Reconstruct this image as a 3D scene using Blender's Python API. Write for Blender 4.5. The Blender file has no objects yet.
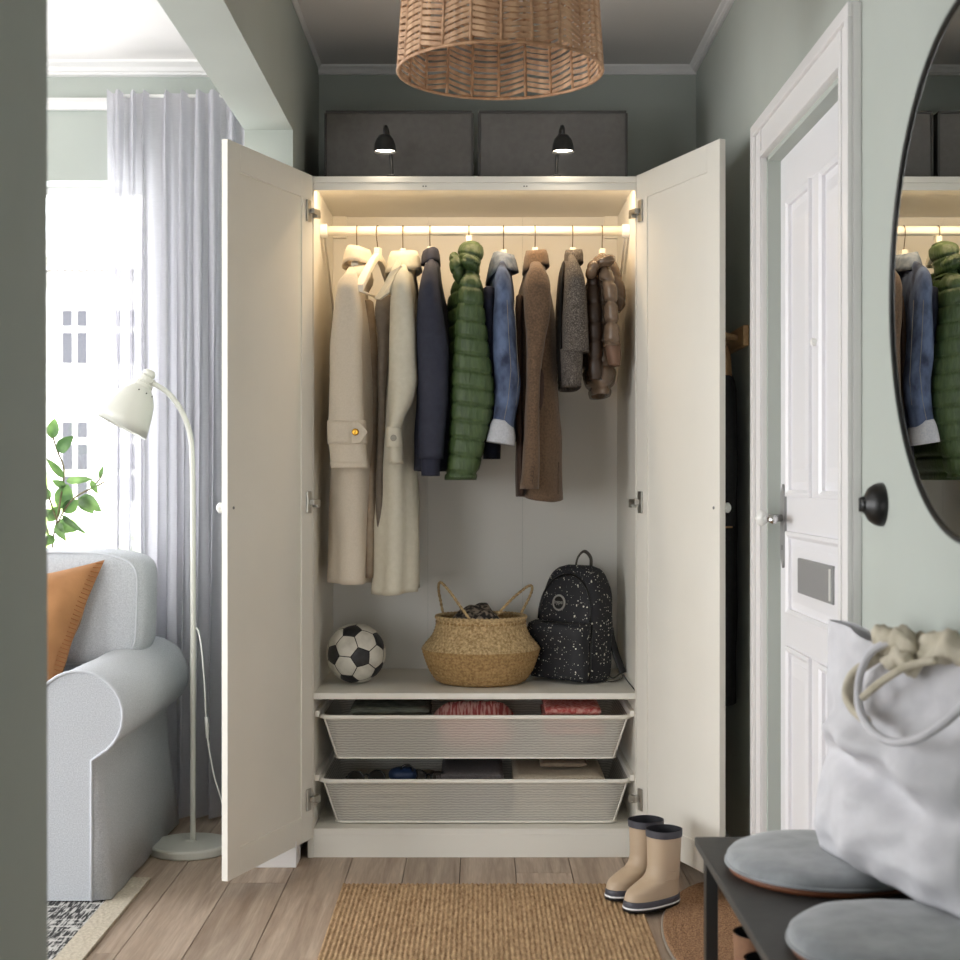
import bpy, math, random
from mathutils import Vector, Matrix, noise

random.seed(7)
PI = math.pi
sc = bpy.context.scene
COL = sc.collection

# ------------------------------------------------------------------ camera
F = 1450.0            # focal length in pixels of the 960 px frame
CH = 1.115            # camera height
cam = bpy.data.cameras.new('camera')
cam.sensor_width = 36.0
cam.lens = F / 960.0 * 36.0
cam.dof.use_dof = True
cam.dof.focus_distance = 4.15
cam.dof.aperture_fstop = 5.6
cam_o = bpy.data.objects.new('camera', cam)
COL.objects.link(cam_o)
cam_o.location = (0, 0, CH)
cam_o.rotation_euler = (PI / 2, 0, 0)
cam.clip_start = 0.02
sc.camera = cam_o

# ------------------------------------------------------------------ world / light
world = bpy.data.worlds.new('sky')
sc.world = world
world.use_nodes = True
wn = world.node_tree.nodes
wn['Background'].inputs['Color'].default_value = (0.97, 0.982, 1.0, 1)
wn['Background'].inputs['Strength'].default_value = 7.0

def portal(name, loc, rot, sx, sy):
    l = bpy.data.lights.new(name, 'AREA')
    l.shape = 'RECTANGLE'; l.size = sx; l.size_y = sy
    l.cycles.is_portal = True
    o = bpy.data.objects.new(name, l); COL.objects.link(o)
    o.location = loc; o.rotation_euler = rot
    return o

# sky portals sit in the three window openings (they only guide the sampling of the sky)
WIN_BACK = (-2.5, -1.106, 0.70, 2.118)                  # x0 x1 z0 z1 in the back wall
WIN_LEFT = [(0.3, 1.95, 0.15, 2.0), (2.35, 4.2, 0.15, 2.0)]   # y0 y1 z0 z1 in the left wall
WIN_FRONT_ADDED = (-3.1, -1.7, 0.4, 2.0)                    # x0 x1 z0 z1 added behind the camera to light camera-facing surfaces
WIN_HALL_ADDED = (-0.50, 0.20, 0.12, 1.15)                     # unseen opening added behind the camera to brighten the hall
portal('portal_back', ((WIN_BACK[0] + WIN_BACK[1]) / 2, 5.05, (WIN_BACK[2] + WIN_BACK[3]) / 2), (-PI / 2, 0, 0),
       WIN_BACK[1] - WIN_BACK[0], WIN_BACK[3] - WIN_BACK[2])
for i, (a, b, c, d) in enumerate(WIN_LEFT):
    portal('portal_left', (-3.78, (a + b) / 2, (c + d) / 2), (0, -PI / 2, 0), d - c, b - a)
portal('portal_front', ((WIN_FRONT_ADDED[0] + WIN_FRONT_ADDED[1]) / 2, -1.38, (WIN_FRONT_ADDED[2] + WIN_FRONT_ADDED[3]) / 2), (PI / 2, 0, 0),
       WIN_FRONT_ADDED[1] - WIN_FRONT_ADDED[0], WIN_FRONT_ADDED[3] - WIN_FRONT_ADDED[2])
portal('portal_hall', ((WIN_HALL_ADDED[0] + WIN_HALL_ADDED[1]) / 2, -1.38, (WIN_HALL_ADDED[2] + WIN_HALL_ADDED[3]) / 2), (PI / 2, 0, 0),
       WIN_HALL_ADDED[1] - WIN_HALL_ADDED[0], WIN_HALL_ADDED[3] - WIN_HALL_ADDED[2])

sc.view_settings.view_transform = 'Standard'
sc.view_settings.look = 'None'
sc.view_settings.gamma = 1.0
sc.view_settings.use_curve_mapping = False
sc.view_settings.exposure = 0.53
sc.cycles.use_denoising = True
sc.cycles.sample_clamp_indirect = 4.0
sc.cycles.max_bounces = 10
sc.cycles.diffuse_bounces = 6
sc.cycles.transparent_max_bounces = 12
sc.cycles.caustics_reflective = False
sc.cycles.caustics_refractive = False

# ------------------------------------------------------------------ helpers
def W(px, py, Y):
    return Vector(((px - 480) / F * Y, Y, CH - (py - 480) / F * Y))

def s2l(c):
    c = c / 255.0
    return c / 12.92 if c <= 0.04045 else ((c + 0.055) / 1.055) ** 2.4

def rgb(r, g, b):
    return (s2l(r), s2l(g), s2l(b), 1.0)

ORG = {}

class MB:
    def __init__(s):
        s.v = []; s.f = []
    def add(s, vs, fs):
        o = len(s.v)
        s.v += [Vector(v) for v in vs]
        s.f += [tuple(i + o for i in f) for f in fs]
        return s
    def box(s, x0, x1, y0, y1, z0, z1):
        return s.add([(x0, y0, z0), (x1, y0, z0), (x1, y1, z0), (x0, y1, z0),
                      (x0, y0, z1), (x1, y0, z1), (x1, y1, z1), (x0, y1, z1)],
                     [(0, 3, 2, 1), (4, 5, 6, 7), (0, 1, 5, 4), (1, 2, 6, 5), (2, 3, 7, 6), (3, 0, 4, 7)])
    def rings(s, rs, closed=True, cap0=True, cap1=True, loop=False):
        n = len(rs[0]); o = len(s.v)
        for r in rs:
            s.v += [Vector(p) for p in r]
        m = len(rs)
        for i in range(m - 1 + (1 if loop else 0)):
            for j in range(n if closed else n - 1):
                a = o + i * n + j; b = o + i * n + (j + 1) % n
                c = o + ((i + 1) % m) * n + (j + 1) % n; d = o + ((i + 1) % m) * n + j
                s.f.append((a, b, c, d))
        if closed and not loop:
            if cap0: s.f.append(tuple(o + j for j in reversed(range(n))))
            if cap1: s.f.append(tuple(o + (m - 1) * n + j for j in range(n)))
        return s
    def tube(s, pts, r, n=8, closed=False, flat=1.0, up=None):
        pts = [Vector(p) for p in pts]
        m = len(pts)
        rr = r if isinstance(r, (list, tuple)) else [r] * m
        rs = []; prev = None
        for i, p in enumerate(pts):
            a = pts[(i - 1) % m] if (i > 0 or closed) else p
            b = pts[(i + 1) % m] if (i < m - 1 or closed) else p
            t = (b - a).normalized()
            if prev is None:
                u = Vector(up) if up else (Vector((0, 0, 1)) if abs(t.z) < 0.9 else Vector((1, 0, 0)))
            else:
                u = prev
            u = (u - t * u.dot(t)).normalized(); prev = u
            w = t.cross(u)
            rs.append([p + (u * math.cos(2 * PI * k / n) * rr[i] * flat + w * math.sin(2 * PI * k / n) * rr[i]) for k in range(n)])
        return s.rings(rs, loop=closed)
    def lathe(s, prof, n=32, c=(0, 0, 0), M=None, cap0=True, cap1=True):
        rs = []
        for (r, z) in prof:
            ring = []
            for k in range(n):
                a = 2 * PI * k / n
                p = Vector((r * math.cos(a), r * math.sin(a), z))
                if M is not None: p = M @ p
                ring.append(p + Vector(c))
            rs.append(ring)
        return s.rings(rs, cap0=cap0, cap1=cap1)
    def prism(s, poly, y0, y1, axes='xz'):
        n = len(poly)
        def mk(a, b, t):
            return {'xz': (a, t, b), 'xy': (a, b, t), 'yz': (t, a, b)}[axes]
        vs = [mk(a, b, y0) for a, b in poly] + [mk(a, b, y1) for a, b in poly]
        fs = [tuple(range(n)), tuple(reversed(range(n, 2 * n)))]
        fs += [(i, i + n, (i + 1) % n + n, (i + 1) % n) for i in range(n)]
        return s.add(vs, fs)
    def xf(s, M):
        s.v = [M @ v for v in s.v]
        return s
    def build(s, name, mat, parent=None, smooth=False, bevel=0.0, seg=2, sub=0, flip=False):
        if parent is not None:
            org = ORG[parent.name]
        else:
            xs = [v.x for v in s.v]; ys = [v.y for v in s.v]; zs = [v.z for v in s.v]
            org = Vector(((min(xs) + max(xs)) / 2, (min(ys) + max(ys)) / 2, min(zs)))
        me = bpy.data.meshes.new(name)
        me.from_pydata([tuple(v - org) for v in s.v], [], s.f)
        me.validate()
        import bmesh
        bm = bmesh.new(); bm.from_mesh(me)
        bmesh.ops.recalc_face_normals(bm, faces=bm.faces)
        bm.to_mesh(me); bm.free()
        if smooth:
            me.polygons.foreach_set('use_smooth', [True] * len(me.polygons))
        me.materials.append(mat)
        o = bpy.data.objects.new(name, me); COL.objects.link(o)
        if parent is not None: o.parent = parent
        else: o.location = org
        ORG[o.name] = org
        if bevel:
            m = o.modifiers.new('bevel', 'BEVEL'); m.width = bevel; m.segments = seg; m.limit_method = 'ANGLE'
            m.angle_limit = 0.6
        if sub:
            m = o.modifiers.new('sub', 'SUBSURF'); m.levels = sub; m.render_levels = sub
        return o

def empty(name, loc):
    o = bpy.data.objects.new(name, None); COL.objects.link(o)
    o.location = loc; o.empty_display_size = 0.05
    ORG[o.name] = Vector(loc)
    return o

def tag(o, label, cat, group=None):
    o['label'] = label; o['category'] = cat
    if group: o['group'] = group
    return o

def struct(o, label=None):
    o['kind'] = 'structure'
    if label: o['label'] = label
    return o

def copy_tree(o, loc=None, parent=None):
    c = o.copy(); COL.objects.link(c)
    ORG[c.name] = Vector(loc) if loc is not None else ORG.get(o.name, Vector())
    if parent is not None: c.parent = parent
    if loc is not None: c.location = loc
    for ch in [x for x in bpy.data.objects if x.parent == o]:
        copy_tree(ch, None, c)
    return c

# ------------------------------------------------------------------ materials
def newmat(name):
    m = bpy.data.materials.new(name); m.use_nodes = True
    nt = m.node_tree
    return m, nt, nt.nodes['Principled BSDF']

def M(name, c1, c2=None, scale=20, rough=0.6, bump=0.0, bscale=200, metal=0.0, stretch=(1, 1, 1), detail=3,
      sheen=0.0, lo=0.35, hi=0.65, spec=None, bdist=0.002, coat=0.0):
    m, nt, p = newmat(name)
    p.inputs['Base Color'].default_value = c1
    p.inputs['Roughness'].default_value = rough
    p.inputs['Metallic'].default_value = metal
    if sheen: p.inputs['Sheen Weight'].default_value = sheen
    if coat: p.inputs['Coat Weight'].default_value = coat
    if spec is not None: p.inputs['Specular IOR Level'].default_value = spec
    if c2 is not None or bump:
        tc = nt.nodes.new('ShaderNodeTexCoord'); mp = nt.nodes.new('ShaderNodeMapping')
        mp.inputs['Scale'].default_value = stretch
        nt.links.new(tc.outputs['Object'], mp.inputs['Vector'])
    if c2 is not None:
        nz = nt.nodes.new('ShaderNodeTexNoise'); nz.inputs['Scale'].default_value = scale
        nz.inputs['Detail'].default_value = detail
        cr = nt.nodes.new('ShaderNodeValToRGB')
        cr.color_ramp.elements[0].position = lo; cr.color_ramp.elements[1].position = hi
        cr.color_ramp.elements[0].color = c1; cr.color_ramp.elements[1].color = c2
        nt.links.new(mp.outputs['Vector'], nz.inputs['Vector'])
        nt.links.new(nz.outputs['Fac'], cr.inputs['Fac'])
        nt.links.new(cr.outputs['Color'], p.inputs['Base Color'])
    if bump:
        nb = nt.nodes.new('ShaderNodeTexNoise'); nb.inputs['Scale'].default_value = bscale
        nb.inputs['Detail'].default_value = 2
        nt.links.new(mp.outputs['Vector'], nb.inputs['Vector'])
        b = nt.nodes.new('ShaderNodeBump'); b.inputs['Strength'].default_value = bump
        b.inputs['Distance'].default_value = bdist
        nt.links.new(nb.outputs['Fac'], b.inputs['Height'])
        nt.links.new(b.outputs['Normal'], p.inputs['Normal'])
    return m

def emit(name, col, st):
    m, nt, p = newmat(name)
    p.inputs['Base Color'].default_value = col
    p.inputs['Emission Color'].default_value = col
    p.inputs['Emission Strength'].default_value = st
    return m

m_wall = M('sage_wall_paint', rgb(175, 181, 174), rgb(179, 185, 178), scale=3, rough=0.75, bump=0.03, bscale=120)
m_ceil = M('ceiling_paint', rgb(225, 221, 219), rough=0.8)
m_trim = M('white_gloss_trim', rgb(233, 231, 230), rough=0.35)
m_doorwhite = M('white_door_paint', rgb(236, 235, 238), rough=0.35)
m_ward = M('off_white_foil', rgb(232, 229, 220), rgb(229, 226, 217), scale=4, rough=0.45)
m_back = M('white_back_board', rgb(226, 224, 218), rough=0.55)
m_metal = M('nickel', rgb(190, 188, 182), rough=0.3, metal=1.0)
m_steel = M('satin_steel', rgb(150, 150, 150), rough=0.4, metal=1.0)
m_black = M('black_plastic', rgb(20, 20, 20), rough=0.35)
m_blackmet = M('black_lacquer', rgb(32, 32, 31), rough=0.4)
m_dark = M('dark_shadow_gap', rgb(20, 18, 16), rough=0.9)
m_plate = M('grey_plate', rgb(142, 142, 142), rough=0.4)
m_chrome = M('chrome', rgb(220, 220, 220), rough=0.12, metal=1.0)
m_wplast = M('white_plastic', rgb(240, 240, 236), rough=0.35)
m_lampwhite = M('white_lacquer', rgb(206, 206, 197), rough=0.35)
m_mirror = M('mirror_glass', rgb(215, 218, 216), rough=0.0, metal=1.0)
m_boxgrey = M('charcoal_card', rgb(108, 105, 102), rgb(102, 99, 96), scale=60, rough=0.8)
m_boxseam = M('charcoal_binding', rgb(78, 76, 74), rough=0.85)

def wood_planks():
    m, nt, p = newmat('bleached_oak')
    tc = nt.nodes.new('ShaderNodeTexCoord'); oi = nt.nodes.new('ShaderNodeObjectInfo')
    mp = nt.nodes.new('ShaderNodeMapping'); mp.inputs['Scale'].default_value = (26, 1.5, 26)
    ad = nt.nodes.new('ShaderNodeVectorMath'); ad.operation = 'ADD'
    mul = nt.nodes.new('ShaderNodeVectorMath'); mul.operation = 'MULTIPLY'
    mul.inputs[1].default_value = (37, 91, 13)
    cx = nt.nodes.new('ShaderNodeCombineXYZ')
    for k in range(3): nt.links.new(oi.outputs['Random'], cx.inputs[k])
    nt.links.new(cx.outputs[0], mul.inputs[0])
    nt.links.new(tc.outputs['Object'], mp.inputs['Vector'])
    nt.links.new(mp.outputs[0], ad.inputs[0]); nt.links.new(mul.outputs[0], ad.inputs[1])
    n1 = nt.nodes.new('ShaderNodeTexNoise'); n1.inputs['Scale'].default_value = 1.0; n1.inputs['Detail'].default_value = 6
    n1.inputs['Distortion'].default_value = 1.2
    nt.links.new(ad.outputs[0], n1.inputs['Vector'])
    cr = nt.nodes.new('ShaderNodeValToRGB')
    e = cr.color_ramp.elements
    e[0].position = 0.25; e[0].color = rgb(158, 135, 114)
    e[1].position = 0.75; e[1].color = rgb(216, 197, 177)
    k = cr.color_ramp.elements.new(0.5); k.color = rgb(190, 169, 149)
    nt.links.new(n1.outputs['Fac'], cr.inputs['Fac'])
    n2 = nt.nodes.new('ShaderNodeTexNoise'); n2.inputs['Scale'].default_value = 8.0; n2.inputs['Detail'].default_value = 3
    nt.links.new(ad.outputs[0], n2.inputs['Vector'])
    hs = nt.nodes.new('ShaderNodeHueSaturation')
    mr = nt.nodes.new('ShaderNodeMapRange'); mr.inputs['To Min'].default_value = 0.86; mr.inputs['To Max'].default_value = 1.1
    nt.links.new(oi.outputs['Random'], mr.inputs['Value'])
    nt.links.new(mr.outputs[0], hs.inputs['Value']); nt.links.new(cr.outputs[0], hs.inputs['Color'])
    mx = nt.nodes.new('ShaderNodeMixRGB'); mx.blend_type = 'MULTIPLY'; mx.inputs['Fac'].default_value = 0.42
    nt.links.new(hs.outputs[0], mx.inputs[1]); nt.links.new(n2.outputs['Fac'], mx.inputs[2])
    nt.links.new(mx.outputs[0], p.inputs['Base Color'])
    p.inputs['Roughness'].default_value = 0.5
    b = nt.nodes.new('ShaderNodeBump'); b.inputs['Strength'].default_value = 0.15; b.inputs['Distance'].default_value = 0.002
    nt.links.new(n2.outputs['Fac'], b.inputs['Height']); nt.links.new(b.outputs[0], p.inputs['Normal'])
    return m
m_plank = wood_planks()

def glass_mat():
    m, nt, p = newmat('window_glass')
    nt.nodes.remove(p)
    tr = nt.nodes.new('ShaderNodeBsdfTransparent'); gl = nt.nodes.new('ShaderNodeBsdfGlossy')
    gl.inputs['Roughness'].default_value = 0.0
    mx = nt.nodes.new('ShaderNodeMixShader'); mx.inputs['Fac'].default_value = 0.05
    nt.links.new(tr.outputs[0], mx.inputs[1]); nt.links.new(gl.outputs[0], mx.inputs[2])
    nt.links.new(mx.outputs[0], nt.nodes['Material Output'].inputs[0])
    return m
m_glass = glass_mat()

def curtain_mat():
    m, nt, p = newmat('sheer_linen')
    nt.nodes.remove(p)
    tc = nt.nodes.new('ShaderNodeTexCoord')
    mp = nt.nodes.new('ShaderNodeMapping'); mp.inputs['Scale'].default_value = (40, 40, 400)
    nz = nt.nodes.new('ShaderNodeTexNoise'); nz.inputs['Scale'].default_value = 1.0
    nt.links.new(tc.outputs['Object'], mp.inputs[0]); nt.links.new(mp.outputs[0], nz.inputs['Vector'])
    d = nt.nodes.new('ShaderNodeBsdfDiffuse'); d.inputs['Color'].default_value = rgb(208, 207, 213)
    t = nt.nodes.new('ShaderNodeBsdfTranslucent'); t.inputs['Color'].default_value = rgb(208, 207, 213)
    tr = nt.nodes.new('ShaderNodeBsdfTransparent')
    a = nt.nodes.new('ShaderNodeMixShader'); a.inputs[0].default_value = 0.45
    nt.links.new(d.outputs[0], a.inputs[1]); nt.links.new(t.outputs[0], a.inputs[2])
    mr = nt.nodes.new('ShaderNodeMapRange'); mr.inputs['To Min'].default_value = 0.03; mr.inputs['To Max'].default_value = 0.17
    nt.links.new(nz.outputs['Fac'], mr.inputs['Value'])
    b = nt.nodes.new('ShaderNodeMixShader')
    nt.links.new(mr.outputs[0], b.inputs[0]); nt.links.new(a.outputs[0], b.inputs[1]); nt.links.new(tr.outputs[0], b.inputs[2])
    nt.links.new(b.outputs[0], nt.nodes['Material Output'].inputs[0])
    return m
m_curtain = curtain_mat()

def mesh_mat():
    m, nt, p = newmat('white_wire_mesh')
    tc = nt.nodes.new('ShaderNodeTexCoord')
    wv = nt.nodes.new('ShaderNodeTexWave'); wv.bands_direction = 'Z'
    wv.inputs['Scale'].default_value = 40; wv.inputs['Distortion'].default_value = 3.0
    wv.inputs['Detail'].default_value = 2; wv.inputs['Detail Scale'].default_value = 1.5
    nt.links.new(tc.outputs['Object'], wv.inputs['Vector'])
    mr = nt.nodes.new('ShaderNodeMapRange'); mr.inputs['To Min'].default_value = 0.33; mr.inputs['To Max'].default_value = 0.58
    nt.links.new(wv.outputs['Fac'], mr.inputs['Value'])
    p.inputs['Base Color'].default_value = rgb(228, 225, 216); p.inputs['Roughness'].default_value = 0.45
    tr = nt.nodes.new('ShaderNodeBsdfTransparent')
    mx = nt.nodes.new('ShaderNodeMixShader')
    nt.links.new(mr.outputs[0], mx.inputs[0]); nt.links.new(p.outputs[0], mx.inputs[1]); nt.links.new(tr.outputs[0], mx.inputs[2])
    nt.links.new(mx.outputs[0], nt.nodes['Material Output'].inputs[0])
    return m
m_mesh = mesh_mat()

def speckle_mat():
    m, nt, p = newmat('speckled_nylon')
    tc = nt.nodes.new('ShaderNodeTexCoord')
    outs = []
    for sca, th in ((75, 0.16), (150, 0.2)):
        v = nt.nodes.new('ShaderNodeTexVoronoi'); v.inputs['Scale'].default_value = sca
        nt.links.new(tc.outputs['Object'], v.inputs['Vector'])
        # dot size differs from cell to cell
        sp = nt.nodes.new('ShaderNodeSeparateColor'); nt.links.new(v.outputs['Color'], sp.inputs[0])
        ml = nt.nodes.new('ShaderNodeMath'); ml.operation = 'MULTIPLY'; ml.inputs[1].default_value = th * 1.6
        pw = nt.nodes.new('ShaderNodeMath'); pw.operation = 'POWER'; pw.inputs[1].default_value = 2.2
        nt.links.new(sp.outputs[0], pw.inputs[0]); nt.links.new(pw.outputs[0], ml.inputs[0])
        lt = nt.nodes.new('ShaderNodeMath'); lt.operation = 'LESS_THAN'
        nt.links.new(v.outputs['Distance'], lt.inputs[0]); nt.links.new(ml.outputs[0], lt.inputs[1])
        outs.append(lt)
    mxm = nt.nodes.new('ShaderNodeMath'); mxm.operation = 'MAXIMUM'
    nt.links.new(outs[0].outputs[0], mxm.inputs[0]); nt.links.new(outs[1].outputs[0], mxm.inputs[1])
    mc = nt.nodes.new('ShaderNodeMixRGB'); mc.inputs[1].default_value = rgb(30, 31, 36); mc.inputs[2].default_value = rgb(225, 220, 205)
    nt.links.new(mxm.outputs[0], mc.inputs[0]); nt.links.new(mc.outputs[0], p.inputs['Base Color'])
    p.inputs['Roughness'].default_value = 0.7
    return m
m_speck = speckle_mat()

# ------------------------------------------------------------------ the setting
HX0, HX1 = -0.54, 0.724       # hall
PX0 = -0.68                   # far face of the partition
LX = -3.6                     # living room left wall
BY, FY = 4.86, -1.2           # back wall, wall behind the camera
CZ = 2.5

floor = struct(MB().box(LX - 0.1, HX1 + 0.3, FY - 0.1, BY + 0.2, -0.12, -0.022).build('floor', m_dark), 'subfloor under bleached oak boards')
x = -0.0575 - 0.159 * 23
k = 0
while x < HX1 + 0.02:
    y = FY - random.random() * 3.0
    while y < BY:
        L = random.choice((3.1, 3.5, 3.9))
        y1 = min(y + L, BY); y0 = max(y, FY)
        x1 = min(x + 0.159, HX1 + 0.12)
        if y1 - y0 > 0.05:
            MB().box(x + 0.0012, x1 - 0.0012, y0 + 0.0008, y1 - 0.0008, -0.02, 0.0).build('plank', m_plank, floor)
        y += L
    x += 0.159

ceil = struct(MB().box(LX - 0.1, HX1 + 0.3, FY - 0.2, BY + 0.2, CZ, CZ + 0.1).build('ceiling', m_ceil))

b = MB()          # back wall with the window opening
wx0, wx1, wz0, wz1 = WIN_BACK
b.box(LX - 0.1, wx0, BY, BY + 0.2, -0.02, CZ).box(wx1, HX1 + 0.2, BY, BY + 0.2, -0.02, CZ)
b.box(wx0, wx1, BY, BY + 0.2, -0.02, wz0).box(wx0, wx1, BY, BY + 0.2, wz1, CZ)
struct(b.build('wall_back', m_wall))

DY0, DY1, DZ = 2.845, 3.64, 1.925     # entry door opening
b = MB()
b.box(HX1, HX1 + 0.2, FY - 0.2, DY0, -0.02, CZ).box(HX1, HX1 + 0.2, DY1, BY + 0.0, -0.02, CZ)
b.box(HX1, HX1 + 0.2, DY0, DY1, DZ, CZ)
struct(b.build('wall_right', m_wall))

b = MB()
b.box(PX0, HX0, FY, 1.81, -0.02, CZ).box(PX0, HX0, 4.185, BY, -0.02, CZ).box(PX0, HX0, 1.81, 4.185, 2.125, CZ)
struct(b.build('wall_partition', m_wall))

b = MB()
ys = [FY - 0.2] + [v for w in WIN_LEFT for v in w[:2]] + [BY]
for i in range(0, len(ys), 2):
    b.box(LX - 0.2, LX, ys[i], ys[i + 1], -0.02, CZ)
for (a, c, d, e) in WIN_LEFT:
    b.box(LX - 0.2, LX, a, c, -0.02, d).box(LX - 0.2, LX, a, c, e, CZ)
struct(b.build('wall_left', m_wall))
fx0, fx1, fz0, fz1 = WIN_FRONT_ADDED
b = MB()
b.box(LX, fx0, FY - 0.2, FY, -0.02, CZ).box(fx1, WIN_HALL_ADDED[0], FY - 0.2, FY, -0.02, CZ).box(WIN_HALL_ADDED[1], HX1, FY - 0.2, FY, -0.02, CZ)
b.box(WIN_HALL_ADDED[0], WIN_HALL_ADDED[1], FY - 0.2, FY, -0.02, WIN_HALL_ADDED[2]).box(WIN_HALL_ADDED[0], WIN_HALL_ADDED[1], FY - 0.2, FY, WIN_HALL_ADDED[3], CZ)
b.box(fx0, fx1, FY - 0.2, FY, -0.02, fz0).box(fx0, fx1, FY - 0.2, FY, fz1, CZ)
struct(b.build('wall_front', m_wall))

# cornices
def cornice(name, p0, p1, inward, h, d):
    p0 = Vector(p0); p1 = Vector(p1); n = Vector(inward)
    prof = [(0, 0), (d * 0.35, 0), (d * 0.35, h * 0.2), (d * 0.5, h * 0.25), (d * 0.62, h * 0.55), (d * 0.95, h * 0.8), (d, h), (0, h)]
    b = MB()
    r0 = [p0 + n * a + Vector((0, 0, CZ - h + z)) for a, z in prof]
    r1 = [p1 + n * a + Vector((0, 0, CZ - h + z)) for a, z in prof]
    b.rings([r0, r1])
    return struct(b.build(name, m_trim))
cornice('trim_1', (HX0, BY, 0), (HX1, BY, 0), (0, -1, 0), 0.028, 0.03)
cornice('trim_2', (HX1, FY, 0), (HX1, BY, 0), (-1, 0, 0), 0.022, 0.026)
cornice('trim_3', (HX0, FY, 0), (HX0, BY, 0), (1, 0, 0), 0.012, 0.012)
cornice('trim_4', (LX, BY, 0), (PX0, BY, 0), (0, -1, 0), 0.035, 0.09)
cornice('trim_5', (LX, FY, 0), (LX, BY, 0), (1, 0, 0), 0.035, 0.09)
# picture moulding above the window
b = MB().box(LX, PX0, BY - 0.02, BY, 2.352, 2.392)
b.box(LX, PX0, BY - 0.028, BY, 2.372, 2.380)
struct(b.build('trim_6', m_trim, bevel=0.003))

def baseboard(name, x0, x1, y0, y1):
    b = MB().box(x0, x1, y0, y1, 0, 0.075)
    cx0, cx1, cy0, cy1 = x0, x1, y0, y1
    b.box(x0 + (0.006 if x1 - x0 < .05 else -.0), x1 - (0.006 if x1 - x0 < .05 else 0), y0 + (0.006 if y1 - y0 < .05 else 0), y1 - (0.006 if y1 - y0 < .05 else 0), 0.075, 0.1)
    return struct(b.build(name, m_trim, bevel=0.002))
baseboard('baseboard_back', LX, PX0 - 0.016, BY - 0.016, BY)
b = MB().box(PX0 - 0.016, HX0 + 0.012, 4.169, 4.185, 0, 0.075).box(PX0 - 0.012, HX0 + 0.008, 4.174, 4.185, 0.075, 0.1)
b.box(PX0 - 0.016, PX0, 4.185, BY - 0.016, 0, 0.075).box(HX0, HX0 + 0.012, 4.185, 4.27, 0, 0.075)
struct(b.build('baseboard_partition', m_trim, bevel=0.002))
b = MB().box(HX1 - 0.014, HX1, FY, 2.735, 0, 0.085).box(HX1 - 0.014, HX1, 3.755, BY, 0, 0.085)
struct(b.build('baseboard_right', m_trim, bevel=0.002))

# windows
def window(name, corners, horizontal_x, y_or_x, label):
    a0, a1, z0, z1 = corners
    def bx(b, u0, u1, v0, v1, t0, t1):
        if horizontal_x: b.box(u0, u1, t0, t1, v0, v1)
        else: b.box(t0, t1, u0, u1, v0, v1)
    root = empty(name, ((a0 + a1) / 2, y_or_x + 0.03, z0) if horizontal_x else (y_or_x + 0.03, (a0 + a1) / 2, z0))
    struct(root, label)
    t0, t1 = y_or_x, y_or_x + 0.06
    fw = 0.05
    b = MB(); bx(b, a0, a1, z0, z0 + fw, t0, t1); bx(b, a0, a1, z1 - fw * 0.5, z1, t0, t1)
    bx(b, a0, a0 + fw, z0 + fw, z1 - fw * 0.5, t0, t1); bx(b, a1 - fw, a1, z0 + fw, z1 - fw * 0.5, t0, t1)
    b.build('window_frame', m_trim, root)
    mid = (a0 + a1) / 2
    b = MB(); bx(b, mid - 0.03, mid + 0.03, z0 + fw, z1 - fw * 0.5, t0, t1); b.build('mullion', m_trim, root)
    for (u0, u1) in ((a0 + fw, mid - 0.03), (mid + 0.03, a1 - fw)):
        b = MB(); bx(b, u0, u1, z0 + fw, z1 - fw * 0.5, t0 + 0.028, t0 + 0.032); b.build('pane', m_glass, root)
    b = MB()
    if horizontal_x:
        if y_or_x > 0: bx(b, a0, a1, z0 - 0.0, z0 + 0.02, BY - 0.02, t0)
        else: bx(b, a0, a1, z0 - 0.0, z0 + 0.02, t1, FY + 0.02)
    else: bx(b, a0, a1, z0, z0 + 0.02, t1, LX + 0.03)
    b.build('window_sill', m_trim, root, bevel=0.004)
    return root
window('window_1', WIN_BACK, True, 4.97, 'white framed living room window behind the sofa')
for i, w in enumerate(WIN_LEFT):
    window('window_%d' % (i + 2), w, False, LX - 0.15, 'white framed window in the side wall of the living room')
window('window_4', WIN_FRONT_ADDED, True, FY - 0.15, 'unseen white framed window added to light the sofa front')
window('window_5', WIN_HALL_ADDED, True, FY - 0.15, 'unseen white framed window added behind the camera to brighten the hall')

# ---- entry door
door = empty('door_1', (0.77, (DY0 + DY1) / 2, 0.0))
struct(door, 'white panelled entry door with letter plate')
XD = 0.752
b = MB().box(XD + 0.006, XD + 0.045, DY0 + 0.012, DY1 - 0.012, 0.008, DZ - 0.012)
b.build('door_slab', m_doorwhite, door)
def dY(px): return XD * F / (px - 480)
def dz(py, Y): return CH - (py - 480) / F * Y
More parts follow.
